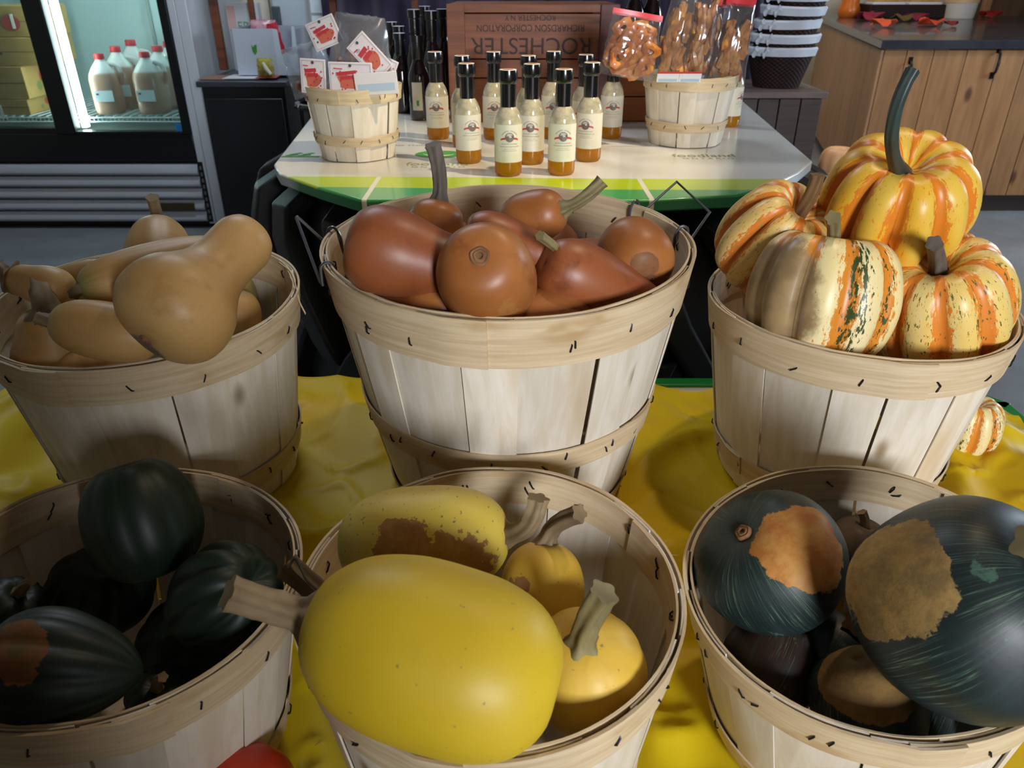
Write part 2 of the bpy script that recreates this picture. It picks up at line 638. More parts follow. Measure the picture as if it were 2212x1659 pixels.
bFR, MFR = basket('splint_basket', 'splint basket holding blue-green kabocha squash with tan scabs', RIM['FR'], 0.182, 0.145, 0.235, (0.07, 0.13), 16,
                  ((0.12, 0.26),), 0.045, seed=17, lap=-1.75)
RZ = {k: v.z for k, v in RIM.items()}

# wire handles of the bushel basket
iC = MC.inverted()


def wire(pts, parent, inv, r=0.0016, name='wire_handle'):
    c = catmull([tuple(inv @ Vector(p)) for p in pts], len(pts) * 8)
    return G().tube([Vector(p) for p in c], r, 8).obj(name, m_wire, parent)


zc = RZ['C']


def rimpt(ang, dr=0.0, dz=0.0):
    p = MC @ Vector(((0.2385 + dr) * math.cos(ang), (0.2385 + dr) * math.sin(ang), 0.372 + dz))
    return p


def handle(a1, a2, apex1, apex2):
    for a in (a1, a2):
        wire([rimpt(a, -0.012, -0.03), rimpt(a, -0.011, -0.004), rimpt(a, -0.004, 0.006), rimpt(a, 0.004, 0.003), rimpt(a, 0.006, -0.012),
              rimpt(a, 0.006, -0.022)], bC, iC, 0.0021, 'handle_hook')
    G().tube([iC @ p for p in (rimpt(a1, 0.008, -0.018), apex1, apex2, rimpt(a2, 0.008, -0.018))], 0.0021, 8).obj('wire_handle', m_wire, bC)


# angles on the rim of the two hooks on each side
handle(math.radians(38), math.radians(8), at(1462, 392, y=1.12), at(1533, 458, y=1.06))
handle(math.radians(173), math.radians(204), at(641, 467, y=0.99), at(640, 470, y=0.95))

sl = [at(600, 566, y=1.03), at(628, 590, y=1.0), at(640, 625, y=0.985), at(646, 652, y=0.97), at(660, 680, y=0.965)]
iL = ML.inverted()
slc = [Vector(p) for p in catmull([tuple(iL @ p) for p in sl], 16)]
G().grid(15, 1, lambda u, v: slc[int(round(u * 15))] + Vector((0.004 * v * (1 - u * 0.7), -0.008 * v * (1 - u * 0.7), 0.004 * v))).obj('loose_splint', m_hoop, bL, solid=0.0012)

# ================================================================== SQUASH
CUR = None
BK = {'C': (MC.inverted(), 0.2385, 0.166, 0.372, 0.82), 'L': (ML.inverted(), 0.2014, 0.158, 0.287, 0.9), 'R': (MR.inverted(), 0.2014, 0.152, 0.277, 0.9),
      'FC': (MFC.inverted(), 0.182, 0.145, 0.268, 0.9), 'FL': (MFL.inverted(), 0.182, 0.145, 0.255, 0.9), 'FR': (MFR.inverted(), 0.182, 0.145, 0.235, 0.9)}


def settle(label, p0, p1, R, curve):
    """shift that brings a squash inside the wall of its basket"""
    inv, Rr, Rb, H, bu = BK[CUR]
    ax = p1 - p0
    e1 = ax.orthogonal().normalized()
    e2 = ax.normalized().cross(e1)
    c = catmull(curve, 14)
    P = np.array([list(p0 + ax * z + (e1 * math.cos(a) + e2 * math.sin(a)) * max(0, r) * R) for r, z in c for a in np.linspace(0, 2 * PI, 16, False)])
    A = np.array(inv)

    def bad(sh):
        q = (P + np.array(sh)) @ A[:3, :3].T + A[:3, 3]
        rad = np.hypot(q[:, 0], q[:, 1])
        wall = Rb + (Rr - 0.004 - Rb) * (np.clip(q[:, 2], 0, H) / H) ** bu - 0.006
        v = np.where(q[:, 2] < H + 0.004, rad - wall, -1)
        return max(v.max(), 0.012 - q[:, 2].min(), 0)
    b0 = bad((0, 0, 0))
    if b0 < 0.001:
        return Vector()
    mid = (p0 + p1) / 2
    ray = (mid - Vector((0, 0, CAMZ))).normalized()
    cx = RIM[CUR] - mid
    inw = Vector((cx.x, cx.y, 0)).normalized()
    best = (1e9, Vector())
    for i in range(0, 30):
        for sg in (1, -1):
            for j in range(0, 12):
                for up in (0, 0.01, 0.02):
                    sh = ray * (sg * i * 0.005) + inw * (j * 0.005) + Vector((0, 0, up))
                    cost = i * 0.35 + j + up * 150 + bad(sh) * 9000
                    if cost < best[0]:
                        best = (cost, sh)
    return best[1]


def squash(name, label, cat, group, p0, p1, R, curve, mat, ribs=0, depth=0.0, stem=None, lump=0.0, bend=(0, 0), flat=1.0, roll=0.0,
           scar=None, sharp=0.75, nphi=80, nt=44, seed=0, smoothrib=1.0):
    p0, p1 = Vector(p0), Vector(p1)
    ax = p1 - p0
    L = ax.length
    shift = settle(label, p0, p1, R, curve) if CUR else Vector()
    p0, p1 = p0 + shift, p1 + shift
    q = ax.to_track_quat('Z', 'Y')
    M = Matrix.Translation((p0 + p1) / 2) @ q.to_matrix().to_4x4() @ Matrix.Rotation(roll, 4, 'Z')
    inv = M.inverted()
    c = catmull([(r * R, z * L) for r, z in curve], nt)
    c[0, 0] = c[-1, 0] = 0.0
    c[:, 0] = np.maximum(c[:, 0], 0)
    ds = np.concatenate([[0], np.cumsum(np.linalg.norm(np.diff(c, axis=0), axis=1))])
    u = ds / ds[-1]
    V, cyl, rib = [], [], []
    for j in range(nt):
        r, z = c[j]
        tz = (z / L)
        env = (math.sin(PI * min(1, max(0, u[j])))) ** 0.35 if 0 < j < nt - 1 else 0
        for i in range(nphi):
            ph = 2 * PI * i / nphi
            w = abs(math.sin(ribs * ph / 2)) if ribs else 1.0
            k = 1 - depth * env * (1 - w ** sharp) if ribs else 1.0
            d = Vector((math.cos(ph), math.sin(ph), 0))
            if lump:
                k *= 1 + lump * mnoise.noise((d.x * 1.1 + seed * 3.1, d.y * 1.1, tz * 2.2 + seed))
            bz = 4 * tz * (1 - tz)
            V.append((r * k * d.x + bend[0] * L * bz, r * k * d.y * flat + bend[1] * L * bz, z - L / 2))
            cyl.append((d.x, d.y, u[j]))
            rib.append(w)
    F = [(j * nphi + i, j * nphi + (i + 1) % nphi, (j + 1) * nphi + (i + 1) % nphi, (j + 1) * nphi + i)
         for j in range(nt - 1) for i in range(nphi)]
    me = bpy.data.meshes.new(name)
    me.from_pydata(V, [], F)
    me.polygons.foreach_set('use_smooth', [True] * len(me.polygons))
    a = me.attributes.new('cyl', 'FLOAT_VECTOR', 'POINT')
    a.data.foreach_set('vector', np.array(cyl).ravel())
    a = me.attributes.new('rib', 'FLOAT', 'POINT')
    a.data.foreach_set('value', rib)
    if callable(mat):
        bvh = BVHTree.FromPolygons([Vector(v) for v in V], F)
        eye = inv @ Vector((0, 0, CAMZ))

        def hit(px, py):
            d_ = ((inv @ at(px, py, d=1.0)) - eye).normalized()
            h = bvh.ray_cast(eye, d_)[0]
            return h if h else eye + d_ * (-eye).dot(d_)
        mat = mat(hit)
    me.materials.append(mat)
    me.update()
    o = bpy.data.objects.new(name, me)
    COL.objects.link(o)
    o.matrix_world = M
    tag(o, label, cat, group)
    if stem:
        tip = inv @ (Vector(stem['tip']) + shift)
        zt = c[-1, 1] - L / 2
        base = Vector((0, 0, zt - stem.get('sink', 0.004)))
        ln = (tip - base).length
        ctrl = base + Vector((0, 0, ln * stem.get('stiff', 0.45)))
        if 'bow' in stem:
            ctrl = inv @ (Vector(stem['bow']) + shift)
        pts, rad = [], []
        n = 14
        r0, r1 = stem['r'], stem.get('r1', stem['r'] * 0.8)
        fl = stem.get('flare', 1.9)
        for i in range(n + 1):
            s = i / n
            pts.append(base * (1 - s) ** 2 + ctrl * 2 * s * (1 - s) + tip * s * s)
            rad.append((r0 + (r1 - r0) * s) * (1 + (fl - 1) * (1 - smoothstep(0, 0.28, s))) * (1.12 if i == n and stem.get('knob', True) else 1))
        so = G().tube(pts, rad, 30, stem.get('ridge', 0.16), 5, True, stem.get('twist', 0.5)).obj('stem', stem.get('mat') or m_stem, o, sharp=60)
    if scar:
        zb = c[:, 1].min() - L / 2 - 0.0008
        G().lathe([(0.0, zb + 0.0012), (scar * 0.3, zb + 0.0008), (scar * 0.36, zb - 0.0012), (scar * 0.55, zb - 0.0014), (scar * 0.66, zb - 0.0002), (scar * 0.85, zb - 0.0008), (scar, zb + 0.0004), (scar * 1.1, zb + 0.004)], 24,
                  fn=lambda a, z: 1 + 0.035 * math.sin(5 * a) + 0.03 * math.sin(3 * a + 1)).obj('blossom_scar', m_scar, o)
    return o, M


def mat_squash(name, c1, c2, c3=None, streak=0.0, speck=None, rough=0.38, patches=(), grooves=None, mott=6.0, coat=0.25, warts=0.0, topc=None, lines=None):
    """patches: (world point, cos threshold, ragged, colour, colour2)"""
    def build(hit):
        n = NT(name)
        ob = n.obj()
        cy = n.attr('cyl', 'Vector')
        f = n.noise(ob, mott, 4, 0.6)
        col = n.mix(n.ramp(f, 0.3, 0.7), lin(c1), lin(c2))
        if c3:
            f3 = n.noise(n.map(ob, (1, 1, 1), (4, 2, 7)), mott * 2.2, 5, 0.65)
            col = n.mix(n.ramp(f3, 0.55, 0.75), col, lin(c3))
        if streak:
            s = n.noise(n.map(cy, (7, 7, 0.8)), 2.0, 4, 0.6)
            col = n.mix(n.math('MULTIPLY', n.ramp(s, 0.5, 0.75), streak), col, lin(grooves or c2))
        if lines:
            s = n.noise(n.map(cy, (11, 11, 0.5)), 2.2, 3, 0.5)
            e_ = n.ramp(n.math('ABSOLUTE', n.math('SUBTRACT', s, 0.5)), 0.02, 0.0)
            s2 = n.noise(n.map(ob, (1, 1, 1), (2, 5, 1)), 16, 3)
            col = n.mix(n.math('MULTIPLY', e_, n.ramp(s2, 0.42, 0.6, 0, 0.55)), col, lin(lines))
            b3 = n.noise(n.map(ob, (1, 1, 1), (7, 1, 4)), 20, 5, 0.65)
            col = n.mix(n.ramp(b3, 0.66, 0.70, 0, 0.6), col, lin('#4a6a5a'))
        if topc:
            z = n.sep(cy)[2]
            zz = n.math('ADD', z, n.math('MULTIPLY', n.math('SUBTRACT', n.noise(n.map(cy, (9, 9, 1)), 1.5, 3), 0.5), 0.22))
            col = n.mix(n.ramp(zz, topc[0], topc[1]), col, lin(topc[2]))
        if speck:
            s = n.noise(ob, speck[1], 3, 0.6)
            col = n.mix(n.ramp(s, speck[2], speck[2] + 0.05), col, lin(speck[0]))
        ro = rough
        bh = n.noise(ob, 90, 3)
        for (pt, thr, rag, pc, pc2) in patches:
            d = hit(*pt).normalized()
            dt = n.vmath('DOT_PRODUCT', n.vmath('NORMALIZE', ob), tuple(d))
            e = n.math('SUBTRACT', n.noise(ob, 26, 6, 0.68), 0.5)
            e2 = n.math('SUBTRACT', n.noise(n.map(ob, (1, 1, 1), (9, 3, 1)), 9, 3, 0.5), 0.5)
            v = n.math('ADD', dt, n.math('ADD', n.math('MULTIPLY', e, rag), n.math('MULTIPLY', e2, rag * 1.3)))
            msk = n.ramp(v, thr, thr + 0.015)
            pf = n.noise(ob, 38, 6, 0.7)
            pcol = n.mix(n.ramp(pf, 0.36, 0.64), lin(pc), lin(pc2))
            col = n.mix(msk, col, pcol)
            ro = n.math('ADD', n.math('MULTIPLY', msk, 0.35), ro)
            bh = n.math('ADD', bh, n.math('MULTIPLY', msk, n.math('MULTIPLY', pf, 5.0)))
        n.set(color=col, rough=ro, coat=coat * 0.35, coatr=0.35, spec=0.4)
        n.bump(bh, 0.18, 0.0012)
        return n.m
    return build


def mat_carnival(cream, orange, green, amt_green, patch=None):
    def build(hit):
        n = NT('carnival_rind')
        cy = n.attr('cyl', 'Vector')
        rib = n.attr('rib')
        ob = n.obj()
        w = n.noise(n.map(cy, (6, 6, 6.5)), 3.2, 6, 0.72)
        f = n.math('ADD', rib, n.math('MULTIPLY', n.math('SUBTRACT', w, 0.5), 1.9))
        hue = n.noise(n.map(cy, (1.2, 1.2, 0.6)), 1.5, 2)
        cr = n.mix(n.ramp(hue, 0.38, 0.62), lin(cream[0]), lin(cream[1]))
        col = n.mix(n.ramp(f, 0.58, 0.65), lin(orange), cr)
        fl = n.noise(n.map(cy, (13, 13, 15)), 2.2, 4, 0.6)
        col = n.mix(n.ramp(fl, 0.64, 0.67), col, lin(orange))
        if green:
            gz = n.noise(n.map(cy, (1.4, 1.4, 0.25), (5, 1, 0)), 1.4, 2)
            fg = n.noise(n.map(cy, (11, 11, 11), (3, 8, 1)), 2.0, 4, 0.65)
            v = n.math('ADD', fg, n.math('MULTIPLY', n.math('SUBTRACT', gz, 0.52), amt_green))
            col = n.mix(n.ramp(v, 0.60, 0.62), col, lin(green))
        ro = 0.33
        if patch:
            d = hit(*patch[0]).normalized()
            dt = n.vmath('DOT_PRODUCT', n.vmath('NORMALIZE', ob), tuple(d))
            v = n.math('ADD', dt, n.math('MULTIPLY', n.math('SUBTRACT', n.noise(ob, 22, 6, 0.65), 0.5), 0.4))
            m = n.ramp(v, patch[1], patch[1] + 0.12)
            col = n.mix(m, col, n.mix(n.ramp(n.noise(ob, 30, 5), 0.35, 0.65), lin('#8a7250'), lin('#a58a62')))
        n.set(color=col, rough=0.4, coat=0.1, coatr=0.3, spec=0.4)
        n.bump(n.noise(ob, 60, 3), 0.1, 0.001)
        return n.m
    return build


m_stem = grainy('dry_tan_stem', '#7d6849', '#a58f6b', 30, (1, 1, 0.2), 0.75, 0.5, c3='#5d4c36')
m_stem_dark = grainy('dark_corky_stem', '#3d362f', '#6a5f54', 30, (1, 1, 0.2), 0.7, 0.5)
m_stem_green = grainy('dark_green_stem', '#1c2624', '#34423e', 24, (1, 1, 0.2), 0.45, 0.4)
m_stem_brown = grainy('brown_stem', '#5f4426', '#7c5c36', 26, (1, 1, 0.2), 0.7, 0.5)
m_stem_olive = grainy('olive_stem', '#6a603c', '#8d8158', 26, (1, 1, 0.15), 0.6, 0.5, c3='#4a432e')
m_scar = grainy('blossom_scar_cork', '#6e4a2c', '#8a623c', 60, (1, 1, 1), 0.8, 0.4)

BUT = [(0, 0.012), (0.22, 0.0), (0.66, 0.04), (0.93, 0.14), (1.0, 0.26), (0.93, 0.38), (0.75, 0.475), (0.60, 0.57), (0.545, 0.68), (0.55, 0.79), (0.545, 0.88), (0.42, 0.965), (0.2, 0.997), (0, 0.995)]
FATBUT = [(0, 0.015), (0.25, 0.0), (0.66, 0.03), (0.93, 0.15), (1.0, 0.3), (0.97, 0.45), (0.87, 0.6), (0.78, 0.73), (0.70, 0.86), (0.5, 0.96), (0.22, 1.0), (0, 0.985)]
BAN = [(0, 0.0), (0.4, 0.02), (0.75, 0.1), (0.95, 0.26), (1.0, 0.45), (0.96, 0.65), (0.82, 0.84), (0.55, 0.96), (0.25, 1.0), (0, 0.99)]
ELL = [(0, 0.0), (0.36, 0.025), (0.66, 0.12), (0.9, 0.28), (1.0, 0.5), (0.92, 0.72), (0.7, 0.88), (0.42, 0.965), (0.2, 0.99), (0, 0.98)]
ELLR = [(0, 0.0), (0.42, 0.02), (0.76, 0.12), (0.95, 0.28), (1.0, 0.5), (0.95, 0.72), (0.76, 0.88), (0.42, 0.98), (0.16, 0.99), (0, 0.97)]
EGG = [(0, 0.0), (0.43, 0.017), (0.77, 0.11), (0.955, 0.265), (1.0, 0.45), (0.965, 0.66), (0.80, 0.84), (0.50, 0.955), (0.24, 0.987), (0.14, 0.988), (0, 0.97)]
RND = [(0, 0.04), (0.3, 0.0), (0.65, 0.06), (0.92, 0.25), (1.0, 0.48), (0.93, 0.72), (0.7, 0.92), (0.42, 1.0), (0.2, 0.97), (0, 0.90)]
PUM = [(0, 0.10), (0.25, 0.03), (0.55, 0.0), (0.85, 0.13), (1.0, 0.4), (0.98, 0.65), (0.82, 0.9), (0.58, 1.0), (0.33, 0.97), (0.15, 0.88), (0, 0.85)]
ACO = [(0, 0.0), (0.18, 0.03), (0.5, 0.14), (0.82, 0.34), (1.0, 0.58), (0.95, 0.78), (0.72, 0.94), (0.42, 1.0), (0.18, 0.96), (0, 0.92)]


def by_rim(k, px, py, h):
    return at(px, py, z=RZ[k] + h)


def two(k, a, b, rpx):
    """end points from (px,py,h) pairs and a pixel radius"""
    p0, p1 = by_rim(k, *a), by_rim(k, *b)
    return p0, p1, pxm(rpx, (p0 + p1) / 2)


def cen(k, px, py, h, rpx, axis, ratio):
    c = by_rim(k, px, py, h)
    R = pxm(rpx, c)
    a = Vector(axis).normalized() * R * ratio
    return c - a, c + a, R


CUR = 'L'
# ---- cream butternut, left basket
GB = 'cream butternut squash in the left basket'
def cream(patches=(), top=(0.8, 0.98, '#8f8a52')):
    return mat_squash('cream_butternut_rind', '#b98f56', '#c9a064', '#ad8249', 0.25, grooves='#b08a4c', rough=0.48, patches=patches, mott=7, topc=top)


p0, p1, R = two('L', (318, 752, 0.030), (556, 512, 0.105), 122)
squash('butternut_squash', 'largest cream butternut with its neck pointing up over the rim', 'squash', GB, p0, p1, R, BUT,
       cream([((318, 752), 0.965, 0.05, '#6a5a48', '#84705a')], (2, 3, '#b09058')), scar=0.007, lump=0.03, seed=1)
p0, p1, R = two('L', (505, 548, 0.06), (172, 622, 0.06), 62)
squash('butternut_squash', 'curved cream butternut lying across behind the largest one', 'squash', GB, p0, p1, R, BAN, cream(), lump=0.03, seed=2,
       bend=(0, 0), stem=dict(tip=at(160, 634, z=RZ['L'] + 0.05), r=0.008, flare=1.4), ribs=10, depth=0.015)
p0, p1, R = two('L', (345, 640, 0.005), (343, 488, 0.062), 70)
squash('butternut_squash', 'cream butternut standing upright with thick stem on top', 'squash', GB, p0, p1, R, BAN, cream(), ribs=10, depth=0.02, lump=0.02, seed=3,
       stem=dict(tip=p1 + Vector((0.001, -0.002, 0.043)), r=0.0078, r1=0.0076, flare=2.5, sink=0.001))
p0, p1, R = two('L', (153, 632, 0.035), (18, 598, 0.055), 46)
squash('butternut_squash', 'small cream butternut with stem cut off at the picture edge', 'squash', GB, p0, p1, R, FATBUT, cream((), (2, 3, '#b09058')), lump=0.03, seed=4,
       stem=dict(tip=at(-14, 572, z=RZ['L'] + 0.07), r=0.012, flare=1.7, ridge=0.22))
p0, p1, R = two('L', (345, 735, 0.02), (112, 694, 0.045), 64)
squash('butternut_squash', 'cream butternut whose short stem points left at the viewer', 'squash', GB, p0, p1, R, BAN, cream((), (0.72, 0.98, '#a09a58')), lump=0.02, seed=5, ribs=10, depth=0.012,
       stem=dict(tip=at(78, 686, z=RZ['L'] + 0.05), r=0.008, flare=1.9, ridge=0.22))
p0, p1, R = two('L', (75, 850, -0.06), (42, 690, 0.035), 88)
squash('butternut_squash', 'cream butternut with a broad gnarled stem, far left front', 'squash', GB, p0, p1, R, FATBUT, cream(), lump=0.03, seed=6,
       stem=dict(tip=at(26, 634, z=RZ['L'] + 0.055), r=0.016, r1=0.012, flare=1.7, ridge=0.14, sink=0.006, mat=m_stem))
p0, p1, R = cen('L', 205, 812, -0.035, 66, (1, 0.1, 0.1), 1.25)
squash('butternut_squash', 'cream butternut mostly hidden behind the front rim', 'squash', GB, p0, p1, R, BAN, cream(), seed=7)
p0, p1, R = cen('L', 505, 695, -0.05, 58, (0.2, 0.3, 1), 1.2)
squash('butternut_squash', 'cream butternut deep in shade at the right wall of its basket', 'squash', GB, p0, p1, R, BAN, cream(), seed=8)
p0, p1, R = cen('L', 195, 622, 0.0, 60, (1, 0.2, 0.2), 1.4)
squash('butternut_squash', 'cream butternut peeking out behind the curved one', 'squash', GB, p0, p1, R, BAN, cream(), seed=9)
p0, p1, R = cen('L', 430, 660, -0.07, 85, (1, 0.2, 0.2), 1.4)
squash('butternut_squash', 'cream butternut underneath the pile, under the upright one', 'squash', GB, p0, p1, R, BAN, cream(), seed=10)

CUR = 'C'
# ---- tan-orange butternut, bushel basket
GT = 'tan-orange butternut squash in the bushel basket'
def tan(patches=(), top=(0.86, 1.0, '#8a5a30'), v=0):
    c = [('#8c4f25', '#9b5d30', '#7c4522'), ('#834626', '#92522e', '#753d22'), ('#925628', '#a26735', '#824a23')][v]
    return mat_squash('tan_butternut_rind', c[0], c[1], c[2], 0.2, grooves='#8c5228', rough=0.44, patches=patches, mott=9, topc=top, coat=0.35)


p0, p1, R = two('C', (752, 540, 0.035), (1010, 606, 0.0), 97)
squash('butternut_squash', 'big tan-orange butternut at the left side of the bushel', 'squash', GT, p0, p1, R, FATBUT, tan((), (2, 3, '#8a5a30'), 1), lump=0.02, seed=11, scar=0.006)
p0, p1, R = two('C', (925, 570, -0.02), (950, 432, 0.055), 74)
squash('butternut_squash', 'tan-orange butternut with a tall grey stem standing up', 'squash', GT, p0, p1, R, FATBUT, tan(v=2), lump=0.02, seed=12,
       stem=dict(tip=p1 + Vector((-0.006, 0.0, 0.068)), r=0.0078, r1=0.0085, flare=1.7, ridge=0.2, mat=m_stem_dark, sink=0.006))
p0, p1, R = two('C', (1088, 486, 0.02), (1218, 450, 0.05), 57)
squash('butternut_squash', 'tan-orange butternut with a bent twig stem pointing up right', 'squash', GT, p0, p1, R, BAN, tan(v=2), lump=0.02, seed=13,
       stem=dict(tip=at(1302, 390, z=RZ['C'] + 0.085), r=0.0065, r1=0.0075, flare=1.9, ridge=0.22, mat=m_stem_olive))
p0, p1, R = two('C', (1003, 500, 0.045), (1205, 560, 0.01), 60)
squash('butternut_squash', 'narrow tan-orange butternut lying behind the round front one', 'squash', GT, p0, p1, R, FATBUT, tan((), (2, 3, '#8a5a30'), 1), lump=0.02, seed=14, scar=0.005,
       stem=dict(tip=at(1166, 508, z=RZ['C'] + 0.06), r=0.006, flare=1.3, mat=m_stem_olive))
p0, p1, R = two('C', (1036, 553, 0.055), (1082, 690, -0.09), 102)
squash('butternut_squash', 'round-ended tan-orange butternut showing its blossom scar, front middle', 'squash', GT, p0, p1, R, FATBUT,
       tan([((1075, 668), 0.985, 0.25, '#96602a', '#a06a30')], (2, 3, '#8a5a30'), 2), scar=0.0105, lump=0.02, seed=15)
p0, p1, R = two('C', (1178, 568, 0.03), (1425, 672, -0.045), 78)
squash('butternut_squash', 'tan-orange butternut leaning its neck against the right front rim', 'squash', GT, p0, p1, R, FATBUT, tan((), (2, 3, '#8a5a30'), 1), lump=0.03, seed=16)
p0, p1, R = cen('C', 1372, 553, 0.0, 79, (-0.25, 0.85, 0.25), 1.05)
squash('butternut_squash', 'tan-orange butternut with dark blossom end, right back of bushel', 'squash', GT, p0, p1, R, ELLR,
       tan([((1392, 578), 0.93, 0.10, '#6e4426', '#80522e')], (2, 3, '#8a5a30'), 2), scar=0.006, lump=0.02, seed=17)
p0, p1, R = two('C', (1000, 676, -0.03), (785, 628, -0.025), 58)
squash('butternut_squash', 'tan-orange butternut lying low at the left front rim', 'squash', GT, p0, p1, R, BUT, tan(v=2), lump=0.03, seed=18)
p0, p1, R = cen('C', 1188, 694, -0.045, 76, (1, 0.15, 0.0), 1.2)
squash('butternut_squash', 'tan-orange butternut tucked low behind the right front rim', 'squash', GT, p0, p1, R, BAN, tan(v=2), seed=19)
for i, (x, y, r) in enumerate(((870, 560, 90), (1120, 560, 90), (1290, 600, 80))):
    p0, p1, R = cen('C', x, y, -0.10, r, (1, 0.3 - 0.3 * i, 0.1), 1.4)
    squash('butternut_squash', ['tan-orange butternut underneath the big left one', 'tan-orange butternut underneath the narrow one',
                                'tan-orange butternut underneath the right-leaning one'][i], 'squash', GT, p0, p1, R, BAN, tan(v=i), seed=20 + i)

CUR = 'R'
# ---- carnival squash, right basket
GK = 'striped carnival squash in the right basket'
p0, p1, R = cen('R', 1937, 438, 0.135, 156, (-0.14, -0.42, 0.9), 0.78)
squash('carnival_squash', 'topmost carnival squash, yellow and orange, with a long dark green stem', 'squash', GK, p0, p1, R, PUM,
       mat_carnival(('#dba62a', '#dcb548'), '#d27a1e', None, 0.0), ribs=10, depth=0.2, sharp=0.6, seed=31, roll=0.2,
       stem=dict(tip=at(1972, 150, y=0.86), bow=at(1885, 300, y=0.84), r=0.0075, r1=0.0066, flare=1.6, ridge=0.14, mat=m_stem_green, sink=0.012))
p0, p1, R = cen('R', 1672, 520, 0.07, 118, (0.36, -0.42, 0.82), 0.9)
squash('carnival_squash', 'cream and orange carnival squash with a square brown stem, left back', 'squash', GK, p0, p1, R, PUM,
       mat_carnival(('#e2c98c', '#e0b866'), '#d67a2c', '#a58a3a', 0.02), ribs=10, depth=0.2, sharp=0.6, seed=32, roll=0.5,
       stem=dict(tip=p1 + Vector((0.004, -0.006, 0.043)), r=0.0088, r1=0.0082, flare=1.25, stiff=0.6, ridge=0.2, mat=m_stem_brown, sink=0.012))
p0, p1, R = cen('R', 1775, 640, 0.035, 161, (0.10, 0.18, 0.95), 0.83)
squash('carnival_squash', 'front carnival squash with green flecks and a tan scuffed side', 'squash', GK, p0, p1, R, PUM,
       mat_carnival(('#e6d7a8', '#e2cf92'), '#d0822a', '#3d4a22', 1.1, ((1650, 640), 0.62)), ribs=10, depth=0.13, sharp=0.7, seed=33, roll=0.1,
       stem=dict(tip=at(1799, 466, z=RZ['R'] + 0.15), r=0.0075, r1=0.0075, flare=1.5, ridge=0.2, mat=m_stem_olive, sink=0.012))
p0, p1, R = cen('R', 2062, 668, 0.02, 152, (-0.34, -0.22, 0.9), 0.85)
squash('carnival_squash', 'pale yellow carnival squash with a curved dark stem at right front', 'squash', GK, p0, p1, R, PUM,
       mat_carnival(('#e3d08c', '#e0c06c'), '#d8812f', '#5a5a2a', 0.12), ribs=10, depth=0.15, sharp=0.65, seed=34, roll=0.3,
       stem=dict(tip=at(2058, 532, z=RZ['R'] + 0.128), r=0.011, r1=0.008, flare=1.4, ridge=0.15, mat=m_stem_dark, sink=0.014, stiff=0.35))
p0, p1, R = cen('R', 2015, 565, 0.02, 84, (0.2, 0.1, 1), 0.85)
squash('carnival_squash', 'deep orange carnival squash wedged behind the topmost one', 'squash', GK, p0, p1, R, PUM,
       mat_carnival(('#dfa446', '#d89a3c'), '#d0761f', None, 0), ribs=10, depth=0.18, seed=35)
p0, p1, R = cen('R', 1890, 690, -0.09, 150, (0.2, 0.2, 1), 0.8)
squash('carnival_squash', 'orange carnival squash at the bottom, under the front pair', 'squash', GK, p0, p1, R, PUM,
       mat_carnival(('#dfa446', '#d89a3c'), '#d0761f', None, 0), ribs=10, depth=0.18, seed=36)

CUR = 'FL'
# ---- acorn squash, front left basket
GA = 'dark green acorn squash in the front left basket'
def acorn(patches=()):
    return mat_squash('acorn_rind', '#101f16', '#17281b', '#0b1711', 0.3, grooves='#24381f', speck=('#3c4a28', 40, 0.70), rough=0.5, patches=patches, mott=8, coat=0.15)


p0, p1, R = cen('FL', 308, 1122, 0.02, 121, (-0.25, 0.35, 0.85), 1.02)
squash('acorn_squash', 'round acorn squash rising above the back rim of its basket', 'squash', GA, p0, p1, R, RND, acorn(), ribs=10, depth=0.045, seed=41, sharp=1.0)
p0, p1, R = cen('FL', 468, 1300, -0.03, 118, (0.75, -0.05, 0.55), 1.1)
squash('acorn_squash', 'deeply ribbed acorn squash at the right side of its basket', 'squash', GA, p0, p1, R, ACO, acorn(), ribs=10, depth=0.16, seed=42, sharp=0.8)
p0, p1, R = two('FL', (310, 1452, 0.0), (-25, 1432, 0.02), 126)
squash('acorn_squash', 'large acorn squash with an orange ground spot, at the front', 'squash', GA, p0, p1, R, ACO,
       acorn([((2, 1420), 0.88, 0.35, '#7e4a22', '#5c4824')]), ribs=10, depth=0.09, seed=43, sharp=0.85)
p0, p1, R = cen('FL', 215, 1295, -0.10, 110, (0.3, 0.2, 1), 0.9)
squash('acorn_squash', 'acorn squash deep in the middle of the basket shade', 'squash', GA, p0, p1, R, ACO, acorn(), ribs=10, depth=0.12, seed=44)
p0, p1, R = cen('FL', 20, 1325, -0.05, 72, (0.5, 0.1, 0.8), 0.95)
squash('acorn_squash', 'small acorn squash with a stem at the left picture edge', 'squash', GA, p0, p1, R, ACO, acorn(), ribs=10, depth=0.1, seed=45,
       stem=dict(tip=at(68, 1255, z=RZ['FL'] - 0.0), r=0.006, r1=0.004, flare=2.0))
p0, p1, R = cen('FL', 352, 1515, -0.09, 74, (0.1, -0.2, 1), 0.9)
squash('acorn_squash', 'low acorn squash with a pale stem, by the front rim', 'squash', GA, p0, p1, R, ACO, acorn(), ribs=10, depth=0.1, seed=46,
       stem=dict(tip=at(352, 1462, z=RZ['FL'] - 0.03), r=0.005, flare=1.8))
p0, p1, R = cen('FL', 400, 1420, -0.15, 120, (0.6, 0.2, 0.6), 0.9)
squash('acorn_squash', 'acorn squash at the bottom under the ribbed one', 'squash', GA, p0, p1, R, ACO, acorn(), ribs=10, depth=0.1, seed=47)

CUR = 'FC'
